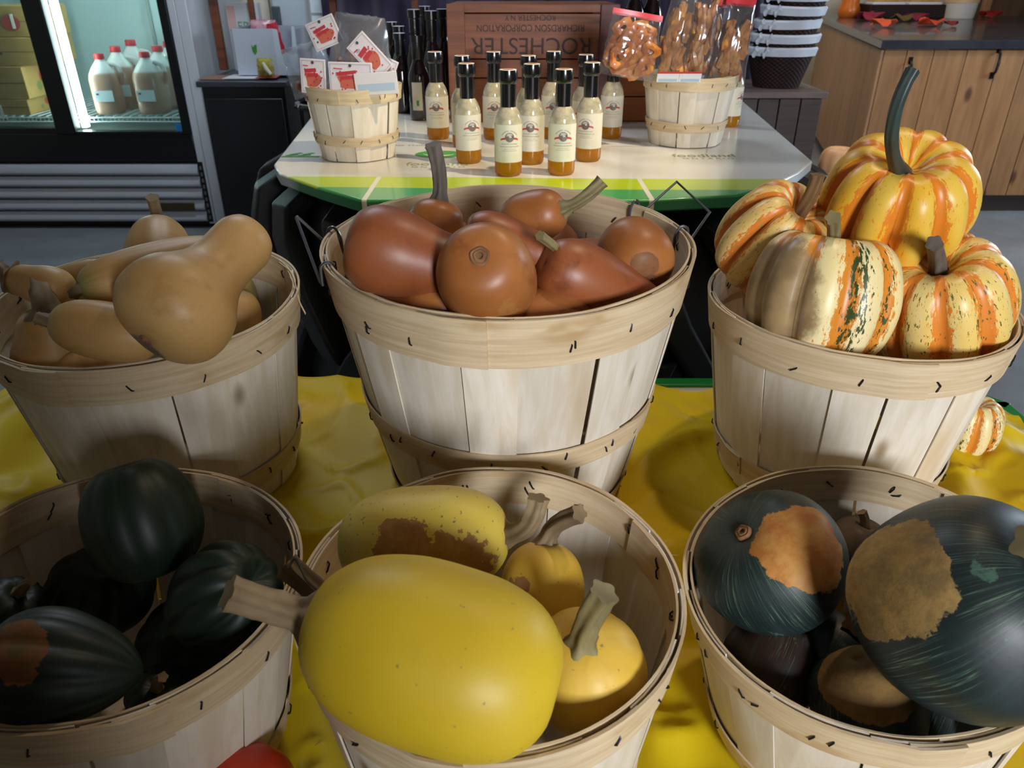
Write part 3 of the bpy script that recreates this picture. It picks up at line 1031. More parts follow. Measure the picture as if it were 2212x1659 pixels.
# ---- spaghetti squash, front middle basket
GS = 'yellow spaghetti squash in the front middle basket'
def spag(v=0, patches=(), speck=('#94813c', 150, 0.69)):
    c = [('#c8a71e', '#d0b12a', '#bc9c26'), ('#c9b045', '#cfba55', '#bca643'), ('#d0a83a', '#d6b24a', '#c49c38')][v]
    return mat_squash('spaghetti_squash_rind', c[0], c[1], c[2], 0.12, grooves=c[2], rough=0.5, patches=patches, mott=5, coat=0.2, speck=speck)


p0, p1, R = two('FC', (1204, 1512, 0.028), (668, 1352, 0.062), 194)
A_mat = spag(0)
squash('spaghetti_squash', 'biggest smooth yellow spaghetti squash with a thick stem pointing left', 'squash', GS, p0, p1, R, EGG, A_mat, lump=0.02, seed=51,
       stem=dict(tip=at(496, 1302, z=RZ['FC'] + 0.092), r=0.0115, r1=0.0115, flare=2.1, ridge=0.24, mat=m_stem, sink=0.003, twist=0.2))
p0, p1, R = two('FC', (736, 1178, 0.03), (1098, 1152, 0.045), 116)
squash('spaghetti_squash', 'speckled yellow spaghetti squash with brown blotches, at the back', 'squash', GS, p0, p1, R, ELLR,
       spag(1, [((870, 1205), 1.05, 0.95, '#8f6636', '#a37a44'), ((1010, 1222), 1.02, 1.0, '#8f6636', '#a37a44')], ('#7a6a3a', 180, 0.64)), lump=0.02, seed=52,
       stem=dict(tip=at(1162, 1074, z=RZ['FC'] + 0.10), bow=at(1150, 1165, z=RZ['FC'] + 0.06), r=0.0085, r1=0.0085, flare=1.9, ridge=0.24, sink=0.006))
p0, p1, R = two('FC', (1160, 1420, -0.10), (1178, 1172, 0.0), 92)
squash('spaghetti_squash', 'spaghetti squash standing in the shade behind the big one', 'squash', GS, p0, p1, R, ELLR,
       spag(2, [((1105, 1240), 0.97, 0.5, '#8a5f30', '#9c7040')]), lump=0.02, seed=53,
       stem=dict(tip=at(1252, 1108, z=RZ['FC'] + 0.05), r=0.0085, r1=0.008, flare=2.0, ridge=0.24, sink=0.006))
p0, p1, R = cen('FC', 1305, 1478, -0.035, 134, (-0.12, -0.28, 0.95), 1.1)
squash('spaghetti_squash', 'golden spaghetti squash with a curved grey stem, right front', 'squash', GS, p0, p1, R, ELL, spag(2), lump=0.02, seed=54, ribs=10, depth=0.02,
       stem=dict(tip=at(1352, 1303, z=RZ['FC'] + 0.085), r=0.0098, r1=0.0105, flare=1.8, ridge=0.2, mat=m_stem_olive, sink=0.008))
p0, p1, R = two('FC', (800, 1400, -0.10), (712, 1312, -0.01), 62)
o_sp, M_sp = squash('spaghetti_squash', 'spaghetti squash hidden but for a dried stem with a curled tendril', 'squash', GS, p0, p1, R, ELL, spag(1), seed=55,
                    stem=dict(tip=at(606, 1222, z=RZ['FC'] + 0.035), r=0.009, r1=0.0105, flare=1.5, ridge=0.28, sink=0.004))
iv = M_sp.inverted()
tp = [at(622, 1228, z=RZ['FC'] + 0.045), at(636, 1206, z=RZ['FC'] + 0.05), at(652, 1230, z=RZ['FC'] + 0.045), at(664, 1254, z=RZ['FC'] + 0.04), at(694, 1280, z=RZ['FC'] + 0.03)]
G().tube([Vector(p) for p in catmull([tuple(iv @ p) for p in tp], 30)], 0.0014, 6).obj('tendril', m_stem_dark, o_sp)
p0, p1, R = cen('FC', 1000, 1420, -0.15, 150, (1, 0.2, 0.1), 1.2)
squash('spaghetti_squash', 'spaghetti squash at the bottom underneath the biggest one', 'squash', GS, p0, p1, R, ELL, spag(1), seed=56)

CUR = 'FR'
# ---- kabocha squash, front right basket
GQ = 'blue-green kabocha squash in the front right basket'
def kabo(patches=(), c=('#131f1e', '#1b2a2a', '#101a19')):
    return mat_squash('kabocha_rind', c[0], c[1], c[2], 0.5, grooves='#2c4540', speck=('#3a574f', 90, 0.70), rough=0.5, patches=patches, mott=7, coat=0.3, lines='#6f8a70')


p0, p1, R = two('FR', (1572, 1142, 0.045), (1690, 1270, -0.05), 157)
squash('kabocha_squash', 'round kabocha with an orange scab, its blossom scar facing up', 'squash', GQ, p0, p1, R, RND,
       kabo([((1732, 1172), 0.84, 0.34, '#a8682a', '#b98644')]), scar=0.0085, lump=0.05, seed=61)
p0, p1, R = cen('FR', 2088, 1328, 0.055, 234, (0.36, -0.40, 0.82), 0.86)
squash('kabocha_squash', 'largest kabocha with a tan corky scab and cut stem', 'squash', GQ, p0, p1, R, RND,
       kabo([((1905, 1232), 0.86, 0.30, '#7d663c', '#a2824a')], ('#15201f', '#1d2b2e', '#121c1e')),
       lump=0.07, seed=62, stem=dict(tip=at(2222, 1196, z=RZ['FR'] + 0.175), r=0.0125, r1=0.013, flare=1.5, ridge=0.2, sink=0.012, mat=m_stem_olive))
p0, p1, R = cen('FR', 1872, 1520, -0.075, 118, (-0.3, 0.3, 0.9), 0.95)
squash('kabocha_squash', 'kabocha with a tan scabbed top at the front rim', 'squash', GQ, p0, p1, R, ELLR,
       kabo([((1868, 1450), 0.62, 0.25, '#7a5c34', '#90703e')]), seed=63, lump=0.05)
p0, p1, R = cen('FR', 1850, 1185, -0.06, 70, (0.2, 0.1, 1), 0.9)
squash('kabocha_squash', 'greyish brown scabbed kabocha at the back wall of its basket', 'squash', GQ, p0, p1, R, RND,
       kabo([((1850, 1120), 0.1, 0.3, '#5a4a3a', '#6e5c48')]), seed=64,
       stem=dict(tip=at(1862, 1105, z=RZ['FR'] - 0.01), r=0.006, flare=1.4))
p0, p1, R = cen('FR', 1800, 1410, -0.085, 90, (0.55, 0.35, 0.75), 0.9)
squash('kabocha_squash', 'kabocha in the middle gap with a brown stem stub', 'squash', GQ, p0, p1, R, RND, kabo(), seed=65,
       stem=dict(tip=at(1848, 1345, z=RZ['FR'] - 0.03), r=0.0095, r1=0.0105, flare=1.2, mat=m_stem_brown, ridge=0.2))
p0, p1, R = cen('FR', 1655, 1440, -0.09, 105, (0.5, 0.6, 0.55), 0.9)
squash('kabocha_squash', 'dull reddish brown kabocha low at the left wall', 'squash', GQ, p0, p1, R, RND, kabo((), ('#2c1a14', '#38241a', '#22140f')), seed=66,
       stem=dict(tip=at(1764, 1322, z=RZ['FR'] - 0.04), r=0.008, r1=0.009, flare=1.3, mat=m_stem_brown, ridge=0.2))
p0, p1, R = cen('FR', 2030, 1500, -0.14, 130, (0.2, 0.2, 1), 0.9)
squash('kabocha_squash', 'kabocha at the bottom underneath the largest one', 'squash', GQ, p0, p1, R, RND, kabo(), seed=67)

CUR = None

# ================================================================== FRONT DISPLAY: boards, cloth, step
m_green = plain('green_gloss_edge', '#1f8a3c', 0.3, coat=0.4)
m_ply = grainy('plywood', '#8a6a44', '#a5835a', 5, (1, 12, 12), 0.7, 0.2)
ZB2, ZLOW = 0.415, 0.305
t = thing('display_board', 'green-edged white display board under the yellow plastic cover', 'board', (0, 0.98, ZB2 - 0.03))
poly = [(-0.89, -0.2), (-0.89, 0.20), (-0.80, 0.29), (0.82, 0.29), (0.895, 0.20), (0.895, -0.2)]
G().prism(poly, 0.0, 0.028).obj('panel', plain('cream_board', '#d9d2b8', 0.5), t, smooth=False)
g = G()
for i in range(len(poly) - 1):
    a, b = Vector(poly[i] + (0,)), Vector(poly[i + 1] + (0,))
    d = (b - a).normalized()
    nn = Vector((-d.y, d.x, 0))
    c = (a + b) / 2
    an = math.atan2(d.y, d.x)
    g.box((c.x - nn.x * 0.004, c.y - nn.y * 0.004, 0.016), ((b - a).length + 0.02, 0.03, 0.036), Matrix.Rotation(an, 3, 'Z'))
g.obj('edge_trim', m_green, t, bevel=0.004)
G().box((0, 0.98, (ZB2 - 0.03) / 2), (1.5, 0.36, ZB2 - 0.031)).obj('plywood_riser', m_ply, bevel=0.003)
tag(bpy.data.objects['plywood_riser'], 'plywood riser box carrying the green-edged display board', 'riser')
G().box((0, 0.54, (ZLOW - 0.01) / 2), (1.5, 0.46, ZLOW - 0.011)).obj('plywood_step', m_ply, bevel=0.003)
tag(bpy.data.objects['plywood_step'], 'lower plywood step under the three front baskets', 'step')


def cloth_mat():
    n = NT('yellow_plastic_sheet')
    f = n.noise(n.obj(), 3, 3)
    col = n.mix(n.ramp(f, 0.3, 0.7), lin('#e6c008'), lin('#edd01c'))
    n.set(color=col, rough=0.5, spec=0.35)
    tr = n.n('ShaderNodeBsdfTranslucent')
    tr.inputs[0].default_value = lin('#e0b000')
    ms = n.n('ShaderNodeMixShader')
    ms.inputs[0].default_value = 0.25
    n.t.links.new(n.p.outputs[0], ms.inputs[1])
    n.t.links.new(tr.outputs[0], ms.inputs[2])
    n.t.links.new(ms.outputs[0], n.out.inputs[0])
    n.bump(n.noise(n.obj(), 14, 3, 0.5), 0.2, 0.003)
    return n.m


BASES = [(M @ Vector((0, 0, 0)), r) for M, r in ((MC, 0.166), (ML, 0.158), (MR, 0.152), (MFC, 0.145), (MFL, 0.145), (MFR, 0.145))]


def cloth(u, v):
    xr = 0.97 - 0.115 * smoothstep(0.55, 0.74, v) + 0.012 * mnoise.noise((v * 14, 4, 2)) * smoothstep(0.6, 0.75, v)
    x = -0.97 + (xr + 0.97) * u
    back = 1.275 - 0.055 * smoothstep(0.2, 0.34, x) + 0.012 * mnoise.noise((x * 4, 1, 0)) - 0.05 * smoothstep(0.7, 0.95, abs(x))
    y = 0.30 + (back - 0.30) * v
    st = smoothstep(0.70, 0.80, y + 0.02 * mnoise.noise((x * 5, 0, 3)))
    z = ZLOW + (ZB2 - ZLOW) * st
    free = 1.0
    for p, r in BASES:
        d = math.hypot(x - p.x, y - p.y)
        free = min(free, smoothstep(r * 0.98, r + 0.07, d))
    rg = 1 - abs(mnoise.noise((x * 5.0 + 3, y * 4.2, 0.3))) * 2
    rg2 = 1 - abs(mnoise.noise((x * 13 + 8, y * 12 + y * x * 4, 2.3))) * 3
    w = 0.026 * max(0, rg) ** 3 + 0.008 * max(0, rg2) ** 4 + 0.010 * mnoise.noise((x * 7, y * 7, 5))
    side = smoothstep(0.62, 0.80, abs(x)) * smoothstep(0.62, 0.9, y) * (1 - 0.75 * smoothstep(0.78, 0.85, x))
    w += side * (0.028 + 0.03 * mnoise.noise((x * 9, y * 6, 9)))
    w *= 0.25 + 0.75 * min(1, (back - y) / 0.12 + 0.15)
    z += 0.008 + max(0, w) * free
    if abs(x) > 0.918:
        z -= (abs(x) - 0.918) * 2.2
    if y > 1.268:
        z -= (y - 1.268) * 4
    return (x, y, z)


co = G().grid(220, 130, cloth).obj('plastic_cover', cloth_mat(), sharp=180)
tag(co, 'crumpled yellow plastic sheet under all the squash baskets', 'plastic sheet')
# lone carnival squash and pumpkin lying on the cover
c = at(2092, 918, z=ZB2 + 0.055)
squash('carnival_squash', 'lone carnival squash lying on the yellow sheet behind the right basket', 'squash', None, c - Vector((0, 0, 0.045)), c + Vector((0, 0, 0.045)),
       pxm(66, c), PUM, mat_carnival(('#e6d7a8', '#e2cf92'), '#d0822a', '#3d4a22', 0.5), ribs=10, depth=0.15, seed=71)
c = at(528, 1742, z=ZLOW + 0.06)
squash('pumpkin', 'red-orange pumpkin top at the bottom edge between two baskets', 'pumpkin', None, c - Vector((0, 0, 0.05)), c + Vector((0, 0, 0.055)),
       pxm(118, c), ELLR, mat_squash('red_pumpkin_rind', '#cc3a1c', '#d8482a', None, rough=0.35, mott=6), ribs=12, depth=0.02, seed=72)

# ================================================================== TRACTOR TYRE TABLE
def rubber():
    n = NT('tyre_rubber')
    f = n.noise(n.obj(), 9, 5, 0.6)
    n.set(color=n.mix(n.ramp(f, 0.3, 0.75), lin('#17181b'), lin('#24262a')), rough=n.ramp(f, 0.3, 0.7, 0.36, 0.5), spec=0.45)
    n.bump(n.noise(n.obj(), 50, 4), 0.12, 0.002)
    return n.m


m_rubber = rubber()
TC = Vector((0.08, 2.17, 0))
tyre = thing('tractor_tyre', 'huge black lugged tractor tyre lying flat under the bottle table', 'tyre', TC)
TR = 0.755
G().lathe([(0.40, 0.56), (0.46, 0.65), (0.60, 0.675), (0.68, 0.655), (0.73, 0.60), (TR, 0.48), (TR, 0.22), (0.73, 0.09), (0.66, 0.03), (0.5, 0.0), (0.4, 0.05), (0.38, 0.3), (0.40, 0.56)],
          96).obj('carcass', m_rubber, tyre, sharp=50)


def lug_mesh(up):
    path = [(0.60, 0.688, 0.0), (0.70, 0.678, 0.0), (0.775, 0.640, 0.03), (0.797, 0.57, 0.07), (0.80, 0.46, 0.14), (0.80, 0.35, 0.235), (0.795, 0.31, 0.27)]
    g = G()
    vs = []
    for k, (r, z, a) in enumerate(path):
        wd = (0.032, 0.037, 0.040, 0.040, 0.038, 0.036, 0.030)[k]
        p = Vector((r * math.cos(a), r * math.sin(a), z))
        tg = Vector((-math.sin(a), math.cos(a), 0))
        if k < 2:
            inn = Vector((0, 0, -0.05))
        else:
            inn = Vector((-math.cos(a), -math.sin(a), -0.25 if k == 2 else 0)) * 0.055
        for s in (-1, 1):
            vs += [p + tg * wd * s, p + inn + tg * wd * 1.25 * s]
    vs = [v if up else Vector((v.x, v.y, 0.69 - v.z)) for v in vs]
    fs = []
    for k in range(len(path) - 1):
        b, c_ = k * 4, k * 4 + 4
        for q in ((0, 2, 2, 0), (1, 0, 0, 1), (2, 3, 3, 2), (3, 1, 1, 3)):
            fs.append((b + q[0], b + q[1], c_ + q[2], c_ + q[3]))
    n = (len(path) - 1) * 4
    fs += [(1, 3, 2, 0), (n, n + 2, n + 3, n + 1)]
    if not up:
        fs = [tuple(reversed(f)) for f in fs]
    g.add(vs, fs)
    return g.mesh('lug', m_rubber, sharp=30)


lu, ld = lug_mesh(True), lug_mesh(False)
NL = 22
for i in range(NL):
    link('lug', lu, tyre, rot=(0, 0, 2 * PI * i / NL + 0.05), bevel=0.008)
    link('lug', ld, tyre, rot=(0, 0, 2 * PI * (i + 0.5) / NL + 0.05), bevel=0.008)

# board on the tyre
ZB1 = 0.72


def board_mat():
    n = NT('printed_board_top')
    P = n.n('ShaderNodeNewGeometry').outputs['Position']
    x, y, z = n.sep(P)[:3]
    wav = n.math('MULTIPLY', n.math('SINE', n.math('MULTIPLY', x, 3.6)), 0.012)
    yy = n.math('ADD', y, wav)
    white = n.mix(n.ramp(n.noise(n.obj(), 3, 3), 0.3, 0.7), lin('#d8d2c6'), lin('#e2ddd2'))
    col = n.mix(n.ramp(yy, 1.632, 1.628), white, lin('#b4c80c'))
    wav2 = n.math('MULTIPLY', n.math('SINE', n.math('MULTIPLY', n.math('ADD', x, 0.3), 2.2)), 0.02)
    col = n.mix(n.ramp(n.math('ADD', y, wav2), 1.548, 1.544), col, lin('#3f9d52'))
    col = n.mix(n.ramp(z, ZB1 - 0.004, ZB1 - 0.006), col, n.mix(n.ramp(y, 1.64, 1.60), lin('#c6d0d4'), lin('#157a44')))
    sx = n.math('ADD', x, n.math('MULTIPLY', y, 0.0))
    for s in (-0.287, 0.272):
        d = n.math('ABSOLUTE', n.math('SUBTRACT', sx, s))
        m = n.math('MULTIPLY', n.ramp(d, 0.0055, 0.0045), n.ramp(y, 1.66, 1.65))
        col = n.mix(m, col, lin('#ddd9c8'))
    n.set(color=col, rough=0.34, coat=0.55, coatr=0.12)
    n.bump(n.noise(n.map(n.obj(), (2, 1, 1)), 14, 3), 0.10, 0.003)
    return n.m


brd = thing('display_board', 'white printed board with green border carrying bottles and two small baskets', 'board', (0.08, 2.2, ZB1 - 0.026))
poly = [(-0.292, 1.447), (0.265, 1.450), (0.445, 1.485), (0.53, 1.55), (0.636, 1.685), (0.706, 1.80), (0.81, 2.82), (0.6, 3.0), (-0.45, 3.0), (-0.66, 2.8), (-0.619, 2.41), (-0.55, 1.765), (-0.512, 1.67), (-0.395, 1.543)]
G().prism([(x - 0.08, y - 2.2) for x, y in poly], 0.0, 0.026).obj('panel', board_mat(), brd, bevel=0.004, sharp=30)
m_ink_green = plain('olive_print', '#8f9a5e', 0.5)
m_ink_leaf = plain('leaf_green_print', '#3f8f3a', 0.4)
m_ink_cream = plain('cream_print', '#e6e2b0', 0.5)
m_ink_grey = plain('grey_print', '#8a857a', 0.5)


def lay(me, p, name='lettering', sx=1.0, sy=1.0, parent=brd):
    o = link(name, me, parent)
    o.location = Vector((p.x, p.y, ZB1 + 0.0006)) - parent.location
    o.scale = (sx, sy, 1)
    return o


me_food = text_mesh('foodland', 0.046, m_ink_green)
me_ont = text_mesh('O N T A R I O', 0.018, m_ink_green)
for (x, y, sy) in ((945, 354, 1.0), (1520, 336, 1.0)):
    p = at(x, y, z=ZB1)
    lay(me_food, p, sx=0.92 * p.y / 1.8, sy=sy)
    lay(me_ont, p + Vector((0.004, -0.032, 0)), sx=1.1)
lay(text_mesh('GOOD THINGS', 0.02, m_ink_grey), at(880, 314, z=ZB1), sx=1.1)
p = at(948, 333, z=ZB1)
g = G()
g.lathe([(0.0, 0), (0.058, 0)], 24)
logo = lay(g.mesh('logo_badge', m_ink_leaf, False), p, 'logo_badge', 1.0, 0.75)
o = lay(G().grid(12, 1, lambda u, v: (0.04 * math.cos(PI * (1.1 + 0.8 * u)), (0.03 + 0.008 * v) * math.sin(PI * (1.1 + 0.8 * u)) + 0.012, 0)).mesh('logo_swoosh', m_ink_cream, False), p, 'logo_swoosh')
o.location.z += 0.0005
g = G()
for i in range(7):
    a = at(622 + i * 9, 338 - (i % 3) * 3, z=ZB1)
    g.box((a.x, a.y, ZB1 + 0.0004), (0.03, 0.012, 0.0004), Matrix.Rotation(0.4 * (i % 3), 3, 'Z'))
g2 = G()
g2.v = [tuple(Vector(v) - brd.location) for v in g.v]
g2.f = g.f
g2.obj('leaf_print', m_ink_leaf, brd, smooth=False)

# ---- small baskets on the board
b1, M1 = basket('splint_basket', 'small splint basket filled with red and white packets', (at(760, 350, z=ZB1).x + 0.003, 1.862, 0.880), 0.112, 0.086, 0.158, (0, 0), 14,
                ((0.22, 0.36),), 0.03, seed=21, scale_st=0.8, group=None)
b2, M2 = basket('splint_basket', 'small splint basket filled with bags of pretzels', (at(1483, 250, y=2.03).x, 2.03, 0.886), 0.118, 0.090, 0.164, (0, 0), 14,
                ((0.22, 0.36),), 0.03, seed=22, scale_st=0.8, group=None)

# ---- packets in the left small basket
m_card = plain('packet_card', '#d6cfd0', 0.45)
m_red = plain('packet_red_print', '#b8303a', 0.4)
m_pink = plain('packet_orange_print', '#c0624a', 0.4)
m_hole = plain('punched_hole', '#4a4048', 0.7)


def clear_mat(name, tint='#f2f4f8', mixf=0.16, rough=0.08):
    if name in MATS:
        return MATS[name]
    n = NT(name)
    tb = n.n('ShaderNodeBsdfTransparent')
    tb.inputs[0].default_value = lin(tint)
    gl = n.n('ShaderNodeBsdfGlossy')
    gl.inputs['Roughness'].default_value = rough
    gl.inputs[0].default_value = (0.9, 0.93, 1, 1)
    df = n.n('ShaderNodeBsdfDiffuse')
    df.inputs[0].default_value = (0.8, 0.82, 0.85, 1)
    m0 = n.n('ShaderNodeMixShader')
    m0.inputs[0].default_value = 0.3
    n.t.links.new(gl.outputs[0], m0.inputs[1])
    n.t.links.new(df.outputs[0], m0.inputs[2])
    m1 = n.n('ShaderNodeMixShader')
    fr = n.n('ShaderNodeFresnel')
    fr.inputs[0].default_value = 1.45
    f = n.math('ADD', n.math('MULTIPLY', fr.outputs[0], 0.8), mixf)
    n.t.links.new(f, m1.inputs[0])
    n.t.links.new(tb.outputs[0], m1.inputs[1])
    n.t.links.new(m0.outputs[0], m1.inputs[2])
    n.t.links.new(m1.outputs[0], n.out.inputs[0])
    MATS[name] = n.m
    return n.m


m_clear = clear_mat('clear_cellophane', '#f6f7fa', 0.08, 0.12)


m_crinkle = clear_mat('crinkled_cellophane', '#f0f4fa', 0.22, 0.15)


def packet(label, corners, back=False):
    """corners: photograph corners (top-left, top-right, bottom-right, bottom-left) with y; builds a card with its print and clear sleeve"""
    P = [at(x, y, y=d) for x, y, d in corners]
    c = sum(P, Vector()) / 4
    ux = ((P[1] - P[0]) + (P[2] - P[3])) / 2
    uy = ((P[0] - P[3]) + (P[1] - P[2])) / 2
    w, h = ux.length, uy.length
    ex = ux.normalized()
    nz = ex.cross(uy).normalized()
    ey = nz.cross(ex)
    M = Matrix((ex, ey, nz)).transposed().to_4x4()
    M.translation = c
    t = thing('seed_packet', label, 'packet', (0, 0, 0), group='packets in the small left basket')
    t.matrix_world = M
    G().box((0, 0, 0), (w, h, 0.004)).obj('card', m_card, t, bevel=0.001)
    if not back:
        ink = plain('packet_border_print', '#a08a90', 0.5)
        g = G()
        for sx in (-1, 1):
            g.box((sx * (w / 2 - 0.004), 0, 0.0022), (0.0008, h - 0.008, 0.0006))
            g.box((0, sx * (h / 2 - 0.004), 0.0022), (w - 0.008, 0.0008, 0.0006))
        g.obj('border_print', ink, t, smooth=False)
        n = 22
        pl = [(0.30 * w * (1 + 0.22 * math.sin(3 * a + 1)) * math.cos(a) - 0.02 * w, 0.26 * h * (1 + 0.2 * math.cos(2 * a)) * math.sin(a) - 0.10 * h)
              for a in [2 * PI * i / n for i in range(n)]]
        G().prism(pl, 0.002, 0.0024).obj('fruit_print', m_pink, t, smooth=False)
        g = G()
        rnd = random.Random(len(label))
        g.box((-0.10 * w, 0.17 * h, 0.0027), (0.46 * w, 0.11 * h, 0.0006), Matrix.Rotation(0.12, 3, 'Z'))
        g.box((-0.02 * w, 0.04 * h, 0.0027), (0.44 * w, 0.10 * h, 0.0006), Matrix.Rotation(0.1, 3, 'Z'))
        g.box((-0.28 * w, 0.30 * h, 0.0027), (0.2 * w, 0.03 * h, 0.0006), Matrix.Rotation(-0.05, 3, 'Z'))
        for i in range(16):
            x, y = rnd.uniform(-0.42, 0.42) * w, rnd.uniform(-0.4, 0.25) * h
            g.box((x, y, 0.0027), (0.0035, 0.003, 0.0005), Matrix.Rotation(rnd.uniform(0, 3), 3, 'Z'))
        g.obj('red_print', m_red, t, smooth=False)
        G().lathe([(0.0, 0.003), (0.0035, 0.003)], 12).obj('hang_hole', m_hole, t, loc=(0, h * 0.40, 0))
    else:
        g = G()
        g.box((0, -0.16 * h, 0.0022), (w * 0.86, h * 0.34, 0.0006))
        g.obj('blue_print', plain('pale_blue_print', '#a9bccb', 0.4), t, smooth=False)
    return t


packet('red and white packet leaning highest out of the small basket', [(651, 60, 1.86), (709, 30, 1.86), (750, 86, 1.86), (692, 106, 1.86)])
packet('red and white packet standing on its corner, right of the highest one', [(757, 98, 1.84), (789, 57, 1.84), (842, 147, 1.84), (806, 180, 1.84)])
packet('red and white packet against the left rim', [(639, 124, 1.80), (695, 130, 1.80), (713, 202, 1.80), (660, 200, 1.80)])
packet('red and white packet upright in the middle of the front rim', [(700, 129, 1.785), (804, 139, 1.785), (806, 202, 1.785), (722, 206, 1.785)])
packet('packet turned to its pale blue printed back, at the right rim', [(778, 163, 1.765), (868, 156, 1.765), (850, 198, 1.765), (756, 203, 1.765)], True)
packet('packet mostly hidden at the right back of the basket', [(815, 110, 1.90), (852, 136, 1.90), (852, 190, 1.90), (810, 180, 1.90)])


def pillow(w, h, d, taper=0.0, puff=1.0, seed=0, n=14):
    """crumpled closed bag standing on z=0"""
    g = G()

    def side(s):
        def f(u, v):
            e = (4 * u * (1 - u)) ** 0.6 * (4 * min(1, v * 1.15 + 0.04) * (1 - min(1, v * 1.0)) + 0.0) ** 0.5 if v < 1 else 0
            ww = w * (1 - taper * v)
            x = (u - 0.5) * ww * (1 - 0.06 * e)
            cr = 0.006 * mnoise.noise((u * 7 + seed, v * 7, s * 3 + seed))
            return (x + cr, s * (d / 2 * e * puff) + cr, v * h + cr * 0.5)
        return f
    g.grid(n, n, side(1))
    g.grid(n, n, side(-1))
    g.f = [f if i < n * n else f for i, f in enumerate(g.f)]
    return g


def bag(name, label, cat, base, rot, w, h, d, taper, seed, group, header=None):
    t = thing(name, label, cat, base, rot, group)
    pillow(w, h, d, taper, 1.0, seed).obj('film', m_crinkle if name == 'candy_bag' else m_clear, t, sharp=180)
    return t


# cellophane bag of toffees behind the packets
t = bag('candy_bag', 'clear cellophane bag of dark candies behind the red packets', 'bag', at(778, 205, y=1.90), (0.12, 0.12, 0), 0.17, 0.175, 0.09, 0.35, 3, None)
m_toffee = plain('dark_toffee', '#3a2226', 0.35)
m_toffee2 = plain('amber_toffee', '#8a5230', 0.35)
rnd = random.Random(4)
for i in range(9):
    x, z = rnd.uniform(-0.055, 0.06), 0.03 + rnd.uniform(0, 0.06)
    if i == 0:
        x, z = 0.052, 0.088
    G().lathe([(0, -0.012), (0.011, -0.008), (0.014, 0.002), (0.009, 0.011), (0, 0.013)], 8).obj('candy', m_toffee if i % 2 == 0 else m_toffee2, t, loc=(x, rnd.uniform(-0.015, 0.015), z),
                                                                                        rot=(rnd.uniform(0, 3), rnd.uniform(0, 3), 0))
t = bag('candy_bag', 'shiny cellophane bag at the left behind the packets', 'bag', at(688, 200, y=1.91), (0.1, -0.25, 0), 0.12, 0.11, 0.06, 0.2, 9, None)
for i in range(5):
    G().lathe([(0, -0.012), (0.011, -0.008), (0.014, 0.002), (0.009, 0.011), (0, 0.013)], 8).obj('candy', m_toffee2, t, loc=(rnd.uniform(-0.04, 0.04), rnd.uniform(-0.01, 0.01), 0.02 + rnd.uniform(0, 0.03)),
                                                                                        rot=(rnd.uniform(0, 3), rnd.uniform(0, 3), 0))

# ---- pretzel bags in the right small basket
def pretzel_mat():
    n = NT('glazed_pretzel')
    f = n.noise(n.obj(), 60, 4, 0.6)
    r = n.rnd()
    col = n.mix(n.ramp(f, 0.3, 0.7), lin('#8a4c22'), lin('#c88a48'))
    col = n.mix(n.math('MULTIPLY', r, 0.5), col, lin('#c99a5c'))
    n.set(color=col, rough=0.35, coat=0.3)
    n.bump(f, 0.5, 0.003)
    return n.m


m_pretzel = pretzel_mat()
m_zip = plain('red_zip_strip', '#c4353f', 0.3)
m_chip = grainy('orange_apple_chip', '#a8501c', '#d08a3a', 40, (1, 1, 1), 0.4, 0.5, c3='#7a3416', coat=0.3)
GP = 'snack bags in the right small basket'


def snack(label, base, rot, w, h, d, taper, seed, mat, kind, n, fill=0.7, name='pretzel_bag'):
    t = bag(name, label, 'bag', base, rot, w, h, d, taper, seed, GP)
    rnd = random.Random(seed)
    for i in range(n):
        z = 0.02 + (h * fill - 0.03) * (i + rnd.uniform(0, 0.6)) / n
        x = rnd.uniform(-0.34, 0.34) * w * (1 - taper * z / h)
        if kind == 'stick':
            ln = rnd.uniform(0.035, 0.06)
            a = rnd.uniform(-0.35, 0.35)
            pts = [(math.sin(a) * s * ln, 0.003 * math.sin(7 * s), math.cos(a) * s * ln) for s in (-0.5, -0.2, 0.1, 0.5)]
            G().tube(pts, [0.007, 0.0105, 0.0095, 0.006], 7).obj('pretzel', mat, t, loc=(x, rnd.uniform(-0.25, 0.25) * d, max(z, 0.03)))
        else:
            a0 = rnd.uniform(0, 6)
            G().lathe([(0.008, -0.002), (0.018, -0.003), (0.024, 0.0), (0.018, 0.004), (0.008, 0.003), (0.008, -0.002)], 12,
                      fn=lambda a, z: 1 + 0.18 * math.sin(3 * a + a0)).obj('chip', mat, t, loc=(x, rnd.uniform(-0.3, 0.3) * d, z),
                                                                           rot=(PI / 2 + rnd.uniform(-0.5, 0.5), rnd.uniform(-1, 1), 0))
    zs = G()
    zs.grid(8, 3, lambda u, v: ((u - 0.5) * w * (1 - taper) * 1.02, 0.001 * math.sin(9 * u), h * (0.97 + 0.10 * v)))
    zs.obj('zip_strip', m_zip, t)
    return t


